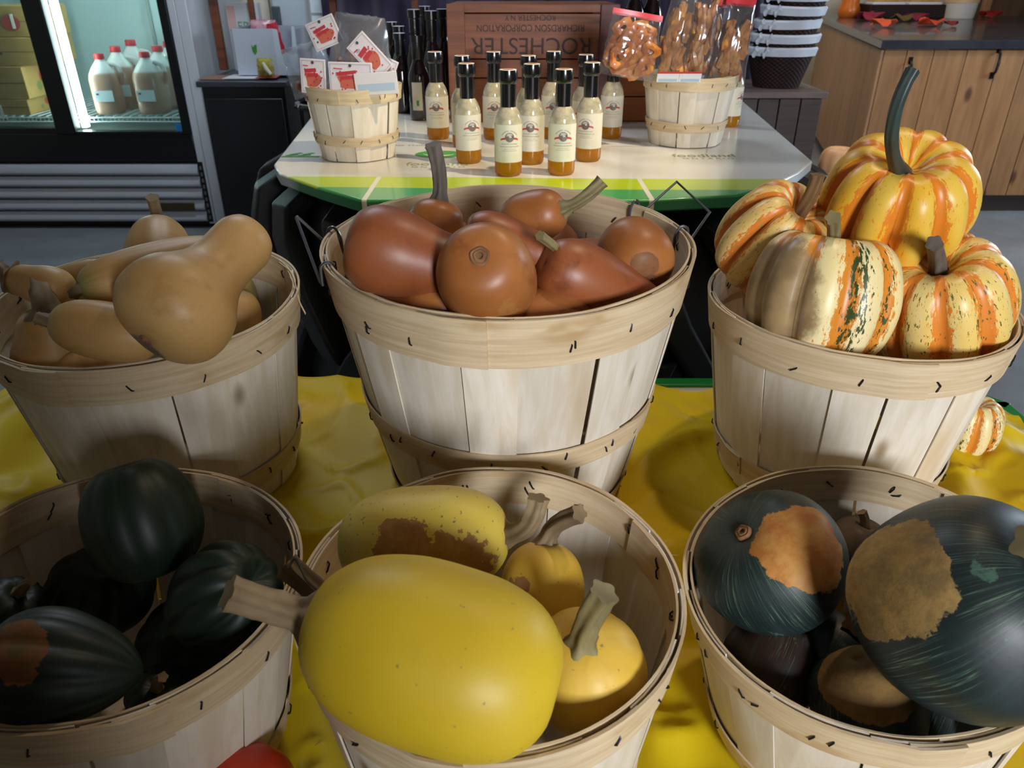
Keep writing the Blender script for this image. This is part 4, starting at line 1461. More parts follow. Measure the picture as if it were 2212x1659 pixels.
snack('flat bag of orange apple chips hanging out over the left rim', at(1352, 168, y=1.93), (-0.1, 0.16, 0.1), 0.135, 0.135, 0.045, 0.12, 5, m_chip, 'chip', 34, 0.9, 'apple_chip_bag')
snack('tall pretzel bag with a red zip strip at the left of its basket', at(1440, 172, y=1.97), (-0.02, 0.16, 0.2), 0.095, 0.20, 0.06, 0.35, 6, m_pretzel, 'stick', 34, 0.8)
snack('pretzel bag in the middle, fullest of golden pretzels', at(1500, 172, y=1.985), (0.0, 0.02, 0), 0.10, 0.185, 0.07, 0.3, 7, m_pretzel, 'stick', 38, 0.9)
snack('pretzel bag right of the middle one', at(1538, 172, y=1.99), (0.0, 0.0, -0.2), 0.075, 0.165, 0.06, 0.4, 8, m_pretzel, 'stick', 26, 0.85)
snack('pretzel bag with a red and white strip at the right rim', at(1568, 175, y=1.97), (0.0, 0.08, 0.2), 0.10, 0.17, 0.06, 0.25, 10, m_pretzel, 'stick', 30, 0.75)
for i, (x, lb) in enumerate(((1443, 'left small white card with a red top edge clipped to the pretzel basket rim'), (1491, 'right small white card with a red top edge clipped to the pretzel basket rim'))):
    c = at(x, 166, y=1.905)
    t = thing('price_card', lb, 'card', c, (0.3, 0, 0), 'cards on the pretzel basket')
    G().box((0, 0, 0), (0.052, 0.0015, 0.024)).obj('card', plain('white_card', '#dcdcdc', 0.5), t)
    G().box((0, -0.0006, 0.0105), (0.052, 0.0015, 0.004)).obj('red_edge', m_red, t)
    G().box((0, -0.0006, -0.007), (0.044, 0.0012, 0.007)).obj('blue_print', plain('pale_blue_print', '#a9bccb', 0.4), t)

# ---- dressing bottles
def dressing():
    n = NT('creamy_dressing')
    f = n.noise(n.obj(), 45, 4, 0.6)
    col = n.mix(n.ramp(f, 0.35, 0.7), lin('#c6bb9c'), lin('#a1977f'))
    sp = n.noise(n.obj(), 220, 2)
    col = n.mix(n.ramp(sp, 0.70, 0.74), col, lin('#8a7a50'))
    n.set(color=col, rough=0.12, coat=0.8, coatr=0.04, spec=0.6)
    return n.m


def oil():
    n = NT('amber_oil_layer')
    n.set(color=lin('#c98c1e'), rough=0.08, coat=0.8, coatr=0.03)
    tr = n.n('ShaderNodeBsdfTranslucent')
    tr.inputs[0].default_value = lin('#f4bc3a')
    tp_ = n.n('ShaderNodeBsdfTransparent')
    tp_.inputs[0].default_value = lin('#d89020')
    m0 = n.n('ShaderNodeMixShader')
    m0.inputs[0].default_value = 0.25
    m1 = n.n('ShaderNodeMixShader')
    m1.inputs[0].default_value = 0.6
    n.t.links.new(tr.outputs[0], m0.inputs[1])
    n.t.links.new(tp_.outputs[0], m0.inputs[2])
    n.t.links.new(n.p.outputs[0], m1.inputs[1])
    n.t.links.new(m0.outputs[0], m1.inputs[2])
    n.t.links.new(m1.outputs[0], n.out.inputs[0])
    return n.m


m_dress, m_oil = dressing(), oil()
m_cap = plain('black_shrink_cap', '#0c0d10', 0.22, coat=0.6)
m_lid = plain('cream_lid_sticker', '#e8dcc4', 0.45)
m_lidred = plain('lid_print', '#b9886c', 0.5)
m_label = grainy('cream_paper_label', '#d2cab4', '#dbd4c0', 20, (1, 1, 1), 0.5, 0.03)
m_emb = plain('grey_emblem_print', '#6a5a50', 0.5)
m_snow = plain('pale_emblem_print', '#b0a69c', 0.5)
m_rib = plain('red_ribbon_print', '#c0343a', 0.45)
m_inkd = plain('dark_print', '#8a8474', 0.5)
BR, BH = 0.0295, 0.213


def cyl(pts, r):
    return [(r * math.sin(u / r), -r * math.cos(u / r), v) for u, v in pts]


def make_bottle():
    t = thing('dressing_bottle', '', 'bottle', (0, 0, 0), group='creamy dressing bottles on the board')
    G().lathe([(0, 0.0), (BR * 0.86, 0.0), (BR * 0.97, 0.005), (BR, 0.012), (BR, 0.0305)], 28).obj('oil_layer', m_oil, t)
    G().lathe([(BR, 0.0305), (BR, 0.105), (BR * 0.985, 0.113), (BR * 0.92, 0.122), (BR * 0.80, 0.130), (BR * 0.66, 0.137), (BR * 0.54, 0.142)], 28).obj('bottle_body', m_dress, t)
    G().lathe([(0.0170, 0.135), (0.0168, 0.140), (0.0166, 0.186), (0.0195, 0.189), (0.0200, 0.194), (0.0200, 0.206), (0.0190, 0.2125), (0, 0.2125)], 28).obj('cap', m_cap, t)
    l = G().lathe([(0, 0.2130), (0.0176, 0.2130), (0.0182, 0.2122)], 24).obj('lid_sticker', m_lid, t)
    G().lathe([(0.0, 0.2134), (0.0115, 0.2134)], 20).obj('lid_print', m_lidred, l)
    r = BR + 0.0004
    lab = G().grid(24, 3, lambda u, v: cyl([((u - 0.5) * 2 * PI * r * 0.86, 0.031 + 0.077 * v)], r)[0]).obj('label', m_label, t)
    r2 = r + 0.0004
    n = 20
    em = cyl([(0.0098 * math.cos(2 * PI * i / n), 0.0830 + 0.0098 * math.sin(2 * PI * i / n)) for i in range(n)], r2 + 0.0002)
    G().add(em, [tuple(range(n))]).obj('emblem', m_emb, lab, smooth=False)
    sn = cyl([(-0.0075, 0.0850), (-0.003, 0.0860), (0.0, 0.0840), (0.003, 0.0870), (0.0065, 0.0860), (0.005, 0.0905), (0, 0.0920), (-0.005, 0.0905)], r2 + 0.0004)
    G().add(sn, [tuple(range(8))]).obj('emblem_highlight', m_snow, lab, smooth=False)
    g = G()
    for s in (-1, 1):
        g.add(cyl([(s * 0.009, 0.0787), (s * 0.009, 0.0827), (s * 0.0155, 0.0817), (s * 0.0195, 0.0797), (s * 0.0195, 0.0760), (s * 0.0155, 0.0780)], r2), [(0, 1, 2, 5), (5, 2, 3, 4)])
    g.obj('ribbon_print', m_rib, lab, smooth=False)
    g = G()
    rnd = random.Random(2)
    for i in range(19):
        a = PI * (0.16 + 0.68 * i / 18)
        c0 = (0.0185 * math.cos(a), 0.0800 + 0.0165 * math.sin(a))
        if i == 9:
            continue
        g.add(cyl([(c0[0] + dx, c0[1] + dy) for dx, dy in ((-0.0006, -0.0009), (0.0006, -0.0009), (0.0006, 0.0009), (-0.0006, 0.0009))], r2), [(0, 1, 2, 3)])
    for (z, w, h) in ((0.0690, 0.017, 0.0012), (0.0635, 0.021, 0.0013), (0.0585, 0.012, 0.0007), (0.0550, 0.015, 0.0007)):
        x = -w
        while x < w:
            l_ = rnd.uniform(0.001, 0.0035)
            g.add(cyl([(x, z), (x + l_, z), (x + l_, z + h), (x, z + h)], r2), [(0, 1, 2, 3)])
            x += l_ + rnd.uniform(0.0006, 0.0014)
    g.obj('fine_print', m_inkd, lab, smooth=False)
    return t


BOT = [(1098, 377, 0.10, 'dressing bottle at the very front, left of the two nearest ones'),
       (1212, 375, 0.02, 'dressing bottle at the very front, right of the two nearest ones'),
       (1013, 350, 0.38, 'dressing bottle in the second row, nearest the packet basket'),
       (1147, 352, -0.1, 'dressing bottle in the second row, between the two front ones'),
       (1270, 346, -0.42, 'dressing bottle in the second row, nearest the pretzel basket'),
       (947, 299, 0.0, 'dressing bottle standing alone at the left end of the rear row'),
       (1003, 316, 0.2, 'dressing bottle hidden but for its cap behind the left second-row bottle'),
       (1068, 299, 0.05, 'rear dressing bottle between the left second-row bottle and the front one'),
       (1140, 316, 0.1, 'dressing bottle directly behind the middle second-row bottle, cap showing'),
       (1192, 297, 0.0, 'rear dressing bottle behind the right front one, in front of the crate'),
       (1258, 312, -0.2, 'dressing bottle hidden but for its cap behind the right second-row bottle'),
       (1318, 297, 0.0, 'shaded dressing bottle at the right end of the row beneath the apple chip bag'),
       (1574, 272, 0.9, 'dressing bottle half hidden at the right of the pretzel basket')]
proto = make_bottle()
for i, (x, y, rz, lb) in enumerate(BOT):
    o = proto if i == 0 else copy_tree(proto)
    p = at(x, y, z=ZB1)
    o.location = (p.x, p.y + 0.004, ZB1)
    o.rotation_euler = (0, 0, rz)
    o['label'] = lb

# ---- dark sauce bottles
m_dglass = plain('dark_brown_bottle', '#1d0f12', 0.1, coat=0.8, coatr=0.03)
m_cap_glint = plain('white_cap_top', '#d8dce6', 0.3)  # pale cap tops carry the ceiling light's reflection in their colour


def make_dark():
    t = thing('sauce_bottle', '', 'bottle', (0, 0, 0))
    G().lathe([(0, 0), (0.029, 0), (0.032, 0.004), (0.033, 0.012), (0.033, 0.14), (0.030, 0.155), (0.021, 0.178), (0.017, 0.19), (0.016, 0.20)], 24).obj('bottle_body', m_dglass, t)
    G().lathe([(0.0165, 0.195), (0.0175, 0.20), (0.0175, 0.245), (0.0205, 0.247), (0.0205, 0.268), (0.0, 0.268)], 24).obj('cap', m_cap, t)
    G().lathe([(0, 0.2685), (0.0195, 0.2685), (0.0205, 0.267)], 20).obj('cap_top', m_cap_glint, t)
    return t


dk = make_dark()
DARK = [(0, 893, 20, 2.50, 1.08, 'tall dark sauce bottle, leftmost of the four tall ones beside the crate', 'tall'),
        (0, 917, 13, 2.66, 1.08, 'tall dark sauce bottle at the back of the four beside the crate', 'tall'),
        (0, 930, 23, 2.46, 1.08, 'tall dark sauce bottle at the front of the four beside the crate', 'tall'),
        (0, 956, 19, 2.60, 1.08, 'tall dark sauce bottle touching the crate, right of the four', 'tall'),
        (0, 846, 47, 2.70, 0.95, 'short dark sauce bottle with painted cap glint, furthest left by the candy bag', 'short'),
        (0, 861, 56, 2.62, 0.95, 'short dark sauce bottle with painted cap glint, middle of the three left ones', 'short'),
        (0, 862, 71, 2.52, 0.93, 'short dark sauce bottle with painted cap glint, nearest of the three left ones', 'short'),
        (0, 899, 76, 2.38, 0.86, 'dark sauce bottle with a tall cream label before the tall ones', 'label')]
for i, (_, x, y, Y, s, lb, gr) in enumerate(DARK):
    o = dk if i == 0 else copy_tree(dk)
    p = at(x, y, y=Y)
    h = p.z - ZB1
    o.location = (p.x, Y, ZB1)
    o.scale = (0.93, 0.93, h / 0.268)
    o['label'], o['category'], o['group'] = lb, 'bottle', 'dark sauce bottles left of the crate'
    if gr == 'label':
        g = G().grid(12, 2, lambda u, v: cyl([((u - 0.62) * 0.034, 0.035 + 0.09 * v)], 0.0335)[0])
        l = g.obj('label', m_label, o)
        G().grid(4, 2, lambda u, v: cyl([((u - 0.8) * 0.008, 0.05 + 0.018 * v)], 0.0340)[0]).obj('green_print', m_ink_leaf, l)
        cp = [c_ for c_ in o.children if c_.name.startswith('cap_top')][0]
        cp.data = cp.data.copy()
        cp.data.materials[0] = m_cap

# ---- wooden crate with stencilled lettering (upside down)
def crate_wood(nm, a, b, c3):
    n = NT(nm)
    r = n.math('MULTIPLY', n.rnd(), 31.0)
    v = n.vmath('ADD', n.map(n.obj(), (1.2, 9, 26)), n.comb(r, r, r))
    f = n.noise(v, 2.0, 6, 0.62, 0.6)
    col = n.mix(n.ramp(f, 0.3, 0.7), lin(a), lin(b))
    st = n.noise(n.vmath('ADD', n.map(n.obj(), (1.0, 3, 9)), n.comb(r, r, r)), 2.2, 3)
    col = n.mix(n.ramp(st, 0.58, 0.74), col, lin(c3))
    n.set(color=col, rough=0.55)
    n.bump(f, 0.25, 0.001)
    return n.m


m_crate = crate_wood('old_crate_wood', '#6f3c22', '#8d5230', '#46261a')
m_crate2 = crate_wood('crate_end_wood', '#4f2622', '#66322a', '#381c1a')
m_sten = plain('faded_black_stencil', '#3a2622', 0.7)
YC = 2.33
xa, xb = at(966, 60, y=YC).x, at(1336, 60, y=YC).x
ztop = at(1150, 8, y=YC).z
cr = thing('wooden_crate', 'old wooden crate with upside-down stencilled lettering behind the bottles', 'crate', ((xa + xb) / 2, YC, ZB1))
W_, Hc, Dp = xb - xa, ztop - ZB1, 0.24
zs = [0.0, at(1150, 168, y=YC).z - ZB1, at(1150, 127, y=YC).z - ZB1, at(1150, 28, y=YC).z - ZB1, Hc]
for i in range(len(zs) - 1):
    G().box((-0.012, 0.006, (zs[i] + zs[i + 1]) / 2), (W_ - 0.075, 0.012, zs[i + 1] - zs[i] - 0.003)).obj('slat', m_crate, cr, bevel=0.0015)
    G().box((-0.012, Dp - 0.006, (zs[i] + zs[i + 1]) / 2), (W_ - 0.075, 0.012, zs[i + 1] - zs[i] - 0.003)).obj('slat', m_crate, cr, bevel=0.0015)
for sx, w in ((-1, 0.05), (1, 0.052)):
    G().box((sx * (W_ / 2 - w / 2), -0.001, Hc / 2), (w, 0.018, Hc)).obj('corner_board', m_crate if sx < 0 else m_crate2, cr, bevel=0.0015)
    for k in range(3):
        G().box((sx * (W_ / 2 - 0.006), Dp / 2, Hc * (k + 0.5) / 3), (0.012, Dp - 0.03, Hc / 3 - 0.003)).obj('end_slat', m_crate2, cr, bevel=0.0015)
for k in range(4):
    G().box((0, 0.03 + k * 0.06, Hc - 0.004), (W_ - 0.024, 0.056, 0.01)).obj('top_slat', m_crate, cr, bevel=0.0015)


def on_crate(body, px0, px1, py0, py1):
    me = text_mesh(body, 1.0, m_sten)
    co = np.array([v.co[:] for v in me.vertices])
    x0, x1, y0, y1 = co[:, 0].min(), co[:, 0].max(), co[:, 1].min(), co[:, 1].max()
    A, B = at(px0, py1, y=YC), at(px1, py0, y=YC)
    for v in me.vertices:
        u, w = (v.co.x - x0) / (x1 - x0), (v.co.y - y0) / (y1 - y0)
        # turned through 180 degrees
        v.co = (B.x + (A.x - B.x) * u - cr.location.x, -0.0012, B.z + (A.z - B.z) * w - ZB1)
    link('stencil_lettering', me, cr)


on_crate('ROCHESTER', 1018, 1276, 81, 117)
on_crate('RICHARDSON CORPORATION', 1030, 1262, 53, 68)
on_crate('ROCHESTER N.Y.', 1088, 1200, 32, 44)

# low orange-brown box right of the crate with two dark bottles on it
m_box = crate_wood('orange_box_wood', '#a55c2c', '#b9713c', '#8a4822')
bx = thing('wooden_box', 'low orange-brown wooden box between the crate and pretzel basket', 'box', (xb + 0.085, YC + 0.10, ZB1))
for k in range(2):
    G().box((0, -0.08, 0.035 + k * 0.07), (0.165, 0.012, 0.067)).obj('slat', m_box, bx, bevel=0.0015)
    G().box((0, 0.08, 0.035 + k * 0.07), (0.165, 0.012, 0.067)).obj('slat', m_box, bx, bevel=0.0015)
for sx in (-1, 1):
    G().box((sx * 0.077, 0, 0.07), (0.012, 0.147, 0.138)).obj('end_board', m_box, bx, bevel=0.0015)
G().box((0, 0, 0.134), (0.14, 0.147, 0.008)).obj('top_board', m_box, bx)
for i, (x, lb) in enumerate(((1368, 'left dark sauce bottle standing above the apple chip bag'), (1408, 'right dark sauce bottle standing above the apple chip bag'))):
    o = copy_tree(dk)
    p = at(x, 35, y=YC + 0.10)
    o.location = (p.x, YC + 0.09 + 0.02 * i, ZB1 + 0.138)
    o.scale = (1, 1, 1)
    o['label'], o['group'] = lb, 'dark sauce bottles on the low box'

# ================================================================== DISPLAY COOLER (left)
YF = 3.66
FX1, FX0 = -1.42, -2.74
m_fwhite = plain('cooler_white_enamel', '#c9d0da', 0.35, coat=0.3)
m_fblack = plain('cooler_black_trim', '#0b0e14', 0.35)
m_finner = plain('cooler_liner', '#b9cfd0', 0.4)
m_fgrey = plain('cooler_grille_grey', '#c2c8d4', 0.3, metal=0.2)
fr = thing('display_cooler', 'white glass-door display cooler with black frame and louvred grille', 'cooler', ((FX0 + FX1) / 2, YF, 0))
ox = (FX0 + FX1) / 2
FD, FH = 0.75, 2.0


def fbox(name, x0, x1, y0, y1, z0, z1, mat, bevel=0.004, parent=None):
    return G().box(((x0 + x1) / 2 - ox, (y0 + y1) / 2 - YF, (z0 + z1) / 2), (x1 - x0, y1 - y0, z1 - z0)).obj(name, mat, parent or fr, bevel=bevel)


fbox('side_panel', FX1 - 0.05, FX1, YF, YF + FD, 0.02, FH, m_fwhite)
fbox('side_panel', FX0, FX0 + 0.05, YF, YF + FD, 0.02, FH, m_fwhite)
fbox('front_stile', FX1 - 0.085, FX1 - 0.05, YF, YF + 0.06, 0.02, FH, m_fwhite)
fbox('front_stile', FX0 + 0.05, FX0 + 0.085, YF, YF + 0.06, 0.02, FH, m_fwhite)
fbox('top_panel', FX0, FX1, YF, YF + FD, FH - 0.25, FH, m_fwhite)
fbox('back_liner', FX0 + 0.05, FX1 - 0.05, YF + FD - 0.04, YF + FD, 0.3, FH - 0.25, m_finner)
fbox('side_liner', FX1 - 0.06, FX1 - 0.05, YF + 0.07, YF + FD - 0.04, 0.45, FH - 0.25, m_finner, 0)
fbox('side_liner', FX0 + 0.05, FX0 + 0.06, YF + 0.07, YF + FD - 0.04, 0.45, FH - 0.25, m_finner, 0)
fbox('floor_liner', FX0 + 0.05, FX1 - 0.05, YF + 0.07, YF + FD - 0.04, 0.40, 0.45, plain('cooler_floor_steel', '#7f8f8c', 0.35, metal=0.4), 0)
fbox('base', FX0 + 0.05, FX1 - 0.03, YF + 0.03, YF + FD - 0.02, 0.0, 0.40, m_fblack)
fbox('bottom_rail', FX0 + 0.085, FX1 - 0.085, YF, YF + 0.06, 0.325, 0.45, m_fblack)
fbox('divider', -2.135, -2.045, YF - 0.012, YF + 0.05, 0.45, FH - 0.25, m_fblack, 0.006)
dr = fbox('door_frame', -1.545, -1.505, YF - 0.008, YF + 0.05, 0.45, FH - 0.25, m_fblack)
fbox('door_frame', -2.66, -2.60, YF - 0.0, YF + 0.05, 0.45, FH - 0.25, m_fblack)
fbox('door_sill', -2.045, -1.545, YF - 0.006, YF + 0.05, 0.448, 0.462, m_fblack, 0.002)
fbox('door_sill', -2.60, -2.135, YF + 0.004, YF + 0.05, 0.448, 0.475, m_fblack, 0.002)
m_glass = clear_mat('cooler_door_glass', '#eaf4f4', 0.03, 0.03)
fbox('glass_pane', -2.05, -1.54, YF + 0.012, YF + 0.016, 0.462, FH - 0.25, m_glass, 0)
fbox('glass_pane', -2.61, -2.13, YF + 0.030, YF + 0.034, 0.475, FH - 0.25, m_glass, 0)
nsl = 5
gz0, gz1 = 0.035, 0.318
for i in range(nsl):
    a, b = gz0 + (gz1 - gz0) * i / nsl, gz0 + (gz1 - gz0) * (i + 1) / nsl
    xa_, xb_ = FX0 + 0.06 - ox, FX1 - 0.088 - ox
    pr = [(0.020, a), (-0.010, a + 0.001), (-0.016, a + 0.006), (-0.017, a + 0.014), (-0.002, b - 0.010), (0.020, b - 0.006)]
    g = G()
    vs = [(x, y, z) for x in (xa_, xb_) for (y, z) in pr]
    n = len(pr)
    g.add(vs, [(k, (k + 1) % n, n + (k + 1) % n, n + k) for k in range(n)] + [tuple(range(n - 1, -1, -1)), tuple(range(n, 2 * n))])
    sl = g.obj('grille_slat', m_fgrey, fr, sharp=50)
    if i == 1:
        fbox('name_plate', at(338, 443, y=YF).x, at(423, 443, y=YF).x, YF - 0.022, YF - 0.010, at(380, 452, y=YF).z, at(380, 436, y=YF).z, plain('bronze_plate', '#5a4c34', 0.35, metal=0.6), 0.002, sl)
        bpy.data.objects[-1] if False else None
fbox('vent_strip', FX1 - 0.088, FX1 - 0.062, YF - 0.002, YF + 0.03, 0.03, 0.322, m_fblack, 0.002)
for i in range(9):
    fbox('vent_slot', FX1 - 0.080, FX1 - 0.070, YF - 0.004, YF + 0.0, 0.045 + i * 0.03, 0.062 + i * 0.03, plain('vent_slot_grey', '#6a6a70', 0.5), 0)


def emis(name, col, s):
    n = NT(name)
    n.set(color=(0.8, 0.9, 0.9, 1), em=col, ems=s)
    return n.m


m_tube = emis('cooler_light_tube', (0.88, 1.0, 0.96, 1), 26.0)
fbox('light_tube', -2.045, -2.018, YF + 0.055, YF + 0.085, 0.47, FH - 0.27, m_tube, 0.004)
fbox('light_tube', -1.60, -1.58, YF + 0.58, YF + 0.60, 0.90, FH - 0.27, m_tube, 0.004)
fbox('shelf_standard', -1.90, -1.885, YF + FD - 0.055, YF + FD - 0.04, 0.46, FH - 0.27, plain('steel_standard', '#8fa09e', 0.4, metal=0.5), 0)
fbox('blue_sticker', at(377, 272, y=YF).x, at(393, 272, y=YF).x, YF + 0.009, YF + 0.012, at(385, 285, y=YF).z, at(385, 268, y=YF).z, plain('blue_sticker', '#1f7fc4', 0.4), 0)
SH = 0.52
g = G()
for i in range(30):
    x = FX0 + 0.08 + (FX1 - FX0 - 0.16) * i / 29
    g.tube([(x - ox, 0.09, SH - 0.004), (x - ox, FD - 0.06, SH - 0.004)], 0.003, 6)
for y in (0.085, 0.3, 0.5, FD - 0.06):
    g.tube([(FX0 + 0.07 - ox, y, SH - 0.01), (FX1 - 0.07 - ox, y, SH - 0.01)], 0.004, 6)
for i in range(60):
    x = FX0 + 0.08 + (FX1 - FX0 - 0.16) * i / 59
    g.tube([(x - ox, 0.083, SH - 0.004), (x - ox, 0.083, SH - 0.028)], 0.002, 5)
g.tube([(FX0 + 0.07 - ox, 0.083, SH - 0.028), (FX1 - 0.07 - ox, 0.083, SH - 0.028)], 0.004, 6)
g.obj('wire_shelf', plain('white_wire', '#d4e2e0', 0.35), fr)

# jugs
def jug_mat():
    n = NT('cider_jug_plastic')
    z = n.sep(n.obj())[2]
    col = n.mix(n.ramp(z, 0.185, 0.20), lin('#a98872'), lin('#d3d6d3'))
    n.set(color=col, rough=0.35, coat=0.2)
    return n.m


m_jug = jug_mat()
m_redcap = plain('red_plastic_cap', '#c8323a', 0.4)


def make_jug():
    t = thing('cider_jug', '', 'jug', (0, 0, 0), group='cider jugs in the cooler')
    prof = [(0.0, 0.0), (0.062, 0.0), (0.068, 0.008), (0.07, 0.03), (0.07, 0.16), (0.066, 0.185), (0.05, 0.215), (0.03, 0.240), (0.022, 0.25), (0.021, 0.262)]
    def sq(a, z):
        k = 1 - smoothstep(0.17, 0.23, z)
        c, s = abs(math.cos(a)), abs(math.sin(a))
        return 1 + k * (1 / ((c ** 4 + s ** 4) ** 0.25) - 1) * 0.75
    G().lathe(prof, 32, fn=sq).obj('jug_body', m_jug, t)
    G().lathe([(0.0235, 0.255), (0.0245, 0.257), (0.0245, 0.277), (0.022, 0.281), (0, 0.281)], 20).obj('cap', m_redcap, t)
    c = catmull([(0.035, 0.0, 0.232), (0.072, 0.0, 0.222), (0.083, 0.0, 0.19), (0.078, 0.0, 0.15), (0.066, 0, 0.14)], 14)
    G().tube([tuple(p) for p in c], 0.011, 8).obj('handle', m_jug, t)
    G().box((-0.004, -0.0735, 0.088), (0.085, 0.002, 0.052)).obj('label', plain('white_jug_label', '#c9dfe2', 0.5), t)
    G().box((-0.032, -0.0752, 0.098), (0.012, 0.001, 0.008)).obj('label_print', plain('jug_label_print', '#5a3a3a', 0.5), t)
    return t


JUG = [(232, 212, 115, 3.84, 'front left cider jug with red cap and white label'), (330, 310, 111, 3.84, 'front right cider jug with red cap and white label'),
       (0, 247, 99, 3.98, 'cider jug directly behind the front left one'), (0, 280, 85, 4.13, 'cider jug furthest back on the cooler shelf'),
       (0, 338, 98, 3.98, 'cider jug directly behind the front right one'), (0, 362, 88, 4.11, 'cider jug half hidden by the cooler door frame')]
jp = make_jug()
for i, (_, x, y, Y, lb) in enumerate(JUG):
    o = jp if i == 0 else copy_tree(jp)
    p = at(x, y, y=Y)
    s = (p.z - SH) / 0.281
    o.location = (p.x, Y, SH)
    o.scale = (min(s, 1.02),) * 2 + (s,)
    o.rotation_euler = (0, 0, [0.25, 0.05, 0.3, 0.2, 0.1, 0.2][i])
    o['label'] = lb

# cardboard boxes in the cooler
m_cb = grainy('cardboard', '#a98a4c', '#b8985a', 12, (1, 1, 1), 0.7, 0.1)
m_cbd = plain('box_red_print', '#b0473a', 0.6)
m_cbh = plain('box_hand_hole', '#e4e8e2', 0.6)
m_cbk = plain('box_dark_print', '#5c5236', 0.7)


def carton(label, x0, x1, Y, z0, z1, d, style):
    w, h = x1 - x0, z1 - z0
    t = thing('cardboard_box', label, 'box', ((x0 + x1) / 2, Y + d / 2, z0), group='cardboard boxes in the cooler')
    G().box((0, 0, h / 2), (w, d, h)).obj('carton', m_cb, t, bevel=0.003)
    g = G().box((0, -d / 2 - 0.0006, h / 2), (w, 0.001, 0.003))
    g.obj('seam', m_cbk, t)
    n = 14
    disc = lambda cx, cz, r, yy: G().add([(cx + r * math.cos(2 * PI * i / n), yy, cz + r * 0.8 * math.sin(2 * PI * i / n)) for i in range(n)], [tuple(range(n))])
    if style == 'end':
        disc(w * 0.18, h * 0.6, h * 0.28, -d / 2 - 0.002).obj('red_print', m_cbd, t, smooth=False)
        disc(w * 0.24, h * 0.62, h * 0.13, -d / 2 - 0.003).obj('hand_hole', m_cbk, t, smooth=False)
        disc(-w * 0.05, h * 0.34, h * 0.16, -d / 2 - 0.002).obj('leaf_print', plain('box_green_print', '#7c8a4e', 0.6), t, smooth=False)
    elif style == 'holes':
        for sx in (-0.2, 0.25):
            disc(w * sx, h * 0.45, h * 0.33, -d / 2 - 0.002).obj('red_print', m_cbd, t, smooth=False)
            G().box((w * sx + 0.01, -d / 2 - 0.002, h * 0.5), (0.014, 0.002, 0.06)).obj('hand_hole', m_cbh, t)
    elif style == 'plain':
        G().box((-w * 0.1, -d / 2 - 0.001, h * 0.45), (w * 0.4, 0.001, 0.014)).obj('dark_print', m_cbk, t)
    else:
        disc(-w * 0.2, h * 0.75, h * 0.25, -d / 2 - 0.002).obj('red_print', m_cbd, t, smooth=False)
        G().box((w * 0.05, -d / 2 - 0.002, h * 0.3), (0.014, 0.002, 0.05)).obj('hand_hole', m_cbh, t)
    return t


Yb = 3.76
X = lambda px, py: at(px, py, y=Yb).x
Z = lambda py: at(60, py, y=Yb).z
zb, z1_, z2_, z3_, z4_ = SH, Z(214), Z(143), Z(80), Z(12)


def end_print(t, x, d, h):
    n = 14
    disc = lambda cy, cz, r, xx: G().add([(xx, cy + r * math.cos(2 * PI * i / n), cz + r * 0.9 * math.sin(2 * PI * i / n)) for i in range(n)], [tuple(range(n))])
    disc(0.0, h * 0.62, h * 0.26, x + 0.0015).obj('red_print', m_cbd, t, smooth=False)
    disc(0.025, h * 0.62, h * 0.13, x + 0.0025).obj('hand_hole', m_cbk, t, smooth=False)
    disc(-0.05, h * 0.34, h * 0.17, x + 0.0015).obj('leaf_print', plain('box_green_print', '#7c8a4e', 0.6), t, smooth=False)


for (lb, px, za, zb_) in (('bottom cardboard box on the left cooler shelf', (68, 250), zb, z1_), ('second cardboard box from the left cooler shelf', (55, 180), z1_, z2_)):
    xr = X(*px)
    t = carton(lb, -2.60, xr, Yb, za, zb_ - 0.002, 0.32, 'front')
    end_print(t, (xr + 2.60) / 2, 0.32, zb_ - za)
carton('flat cardboard box with one line of print, third from the shelf', -2.60, X(78, 110), Yb + 0.01, z2_, z3_ - 0.002, 0.33, 'plain')
carton('topmost cardboard box with two white hand holes', -2.60, X(68, 45), Yb + 0.02, z3_, z4_, 0.3, 'holes')
# lid piece leaning behind the divider inside the cooler
t = thing('cardboard_divider', 'grey-brown cardboard strip standing behind the cooler light tube', 'cardboard', (at(140, 240, y=4.05).x - 0.02, 4.05, SH))
G().prism([(0, 0), (0.055, 0), (0.055, 0.50), (0.10, 0.52), (0.10, 0.72), (0, 0.72)], 0, 0.012).obj('strip', plain('greybrown_card', '#8d8478', 0.7), t, rot=(PI / 2, 0, 0), smooth=False)

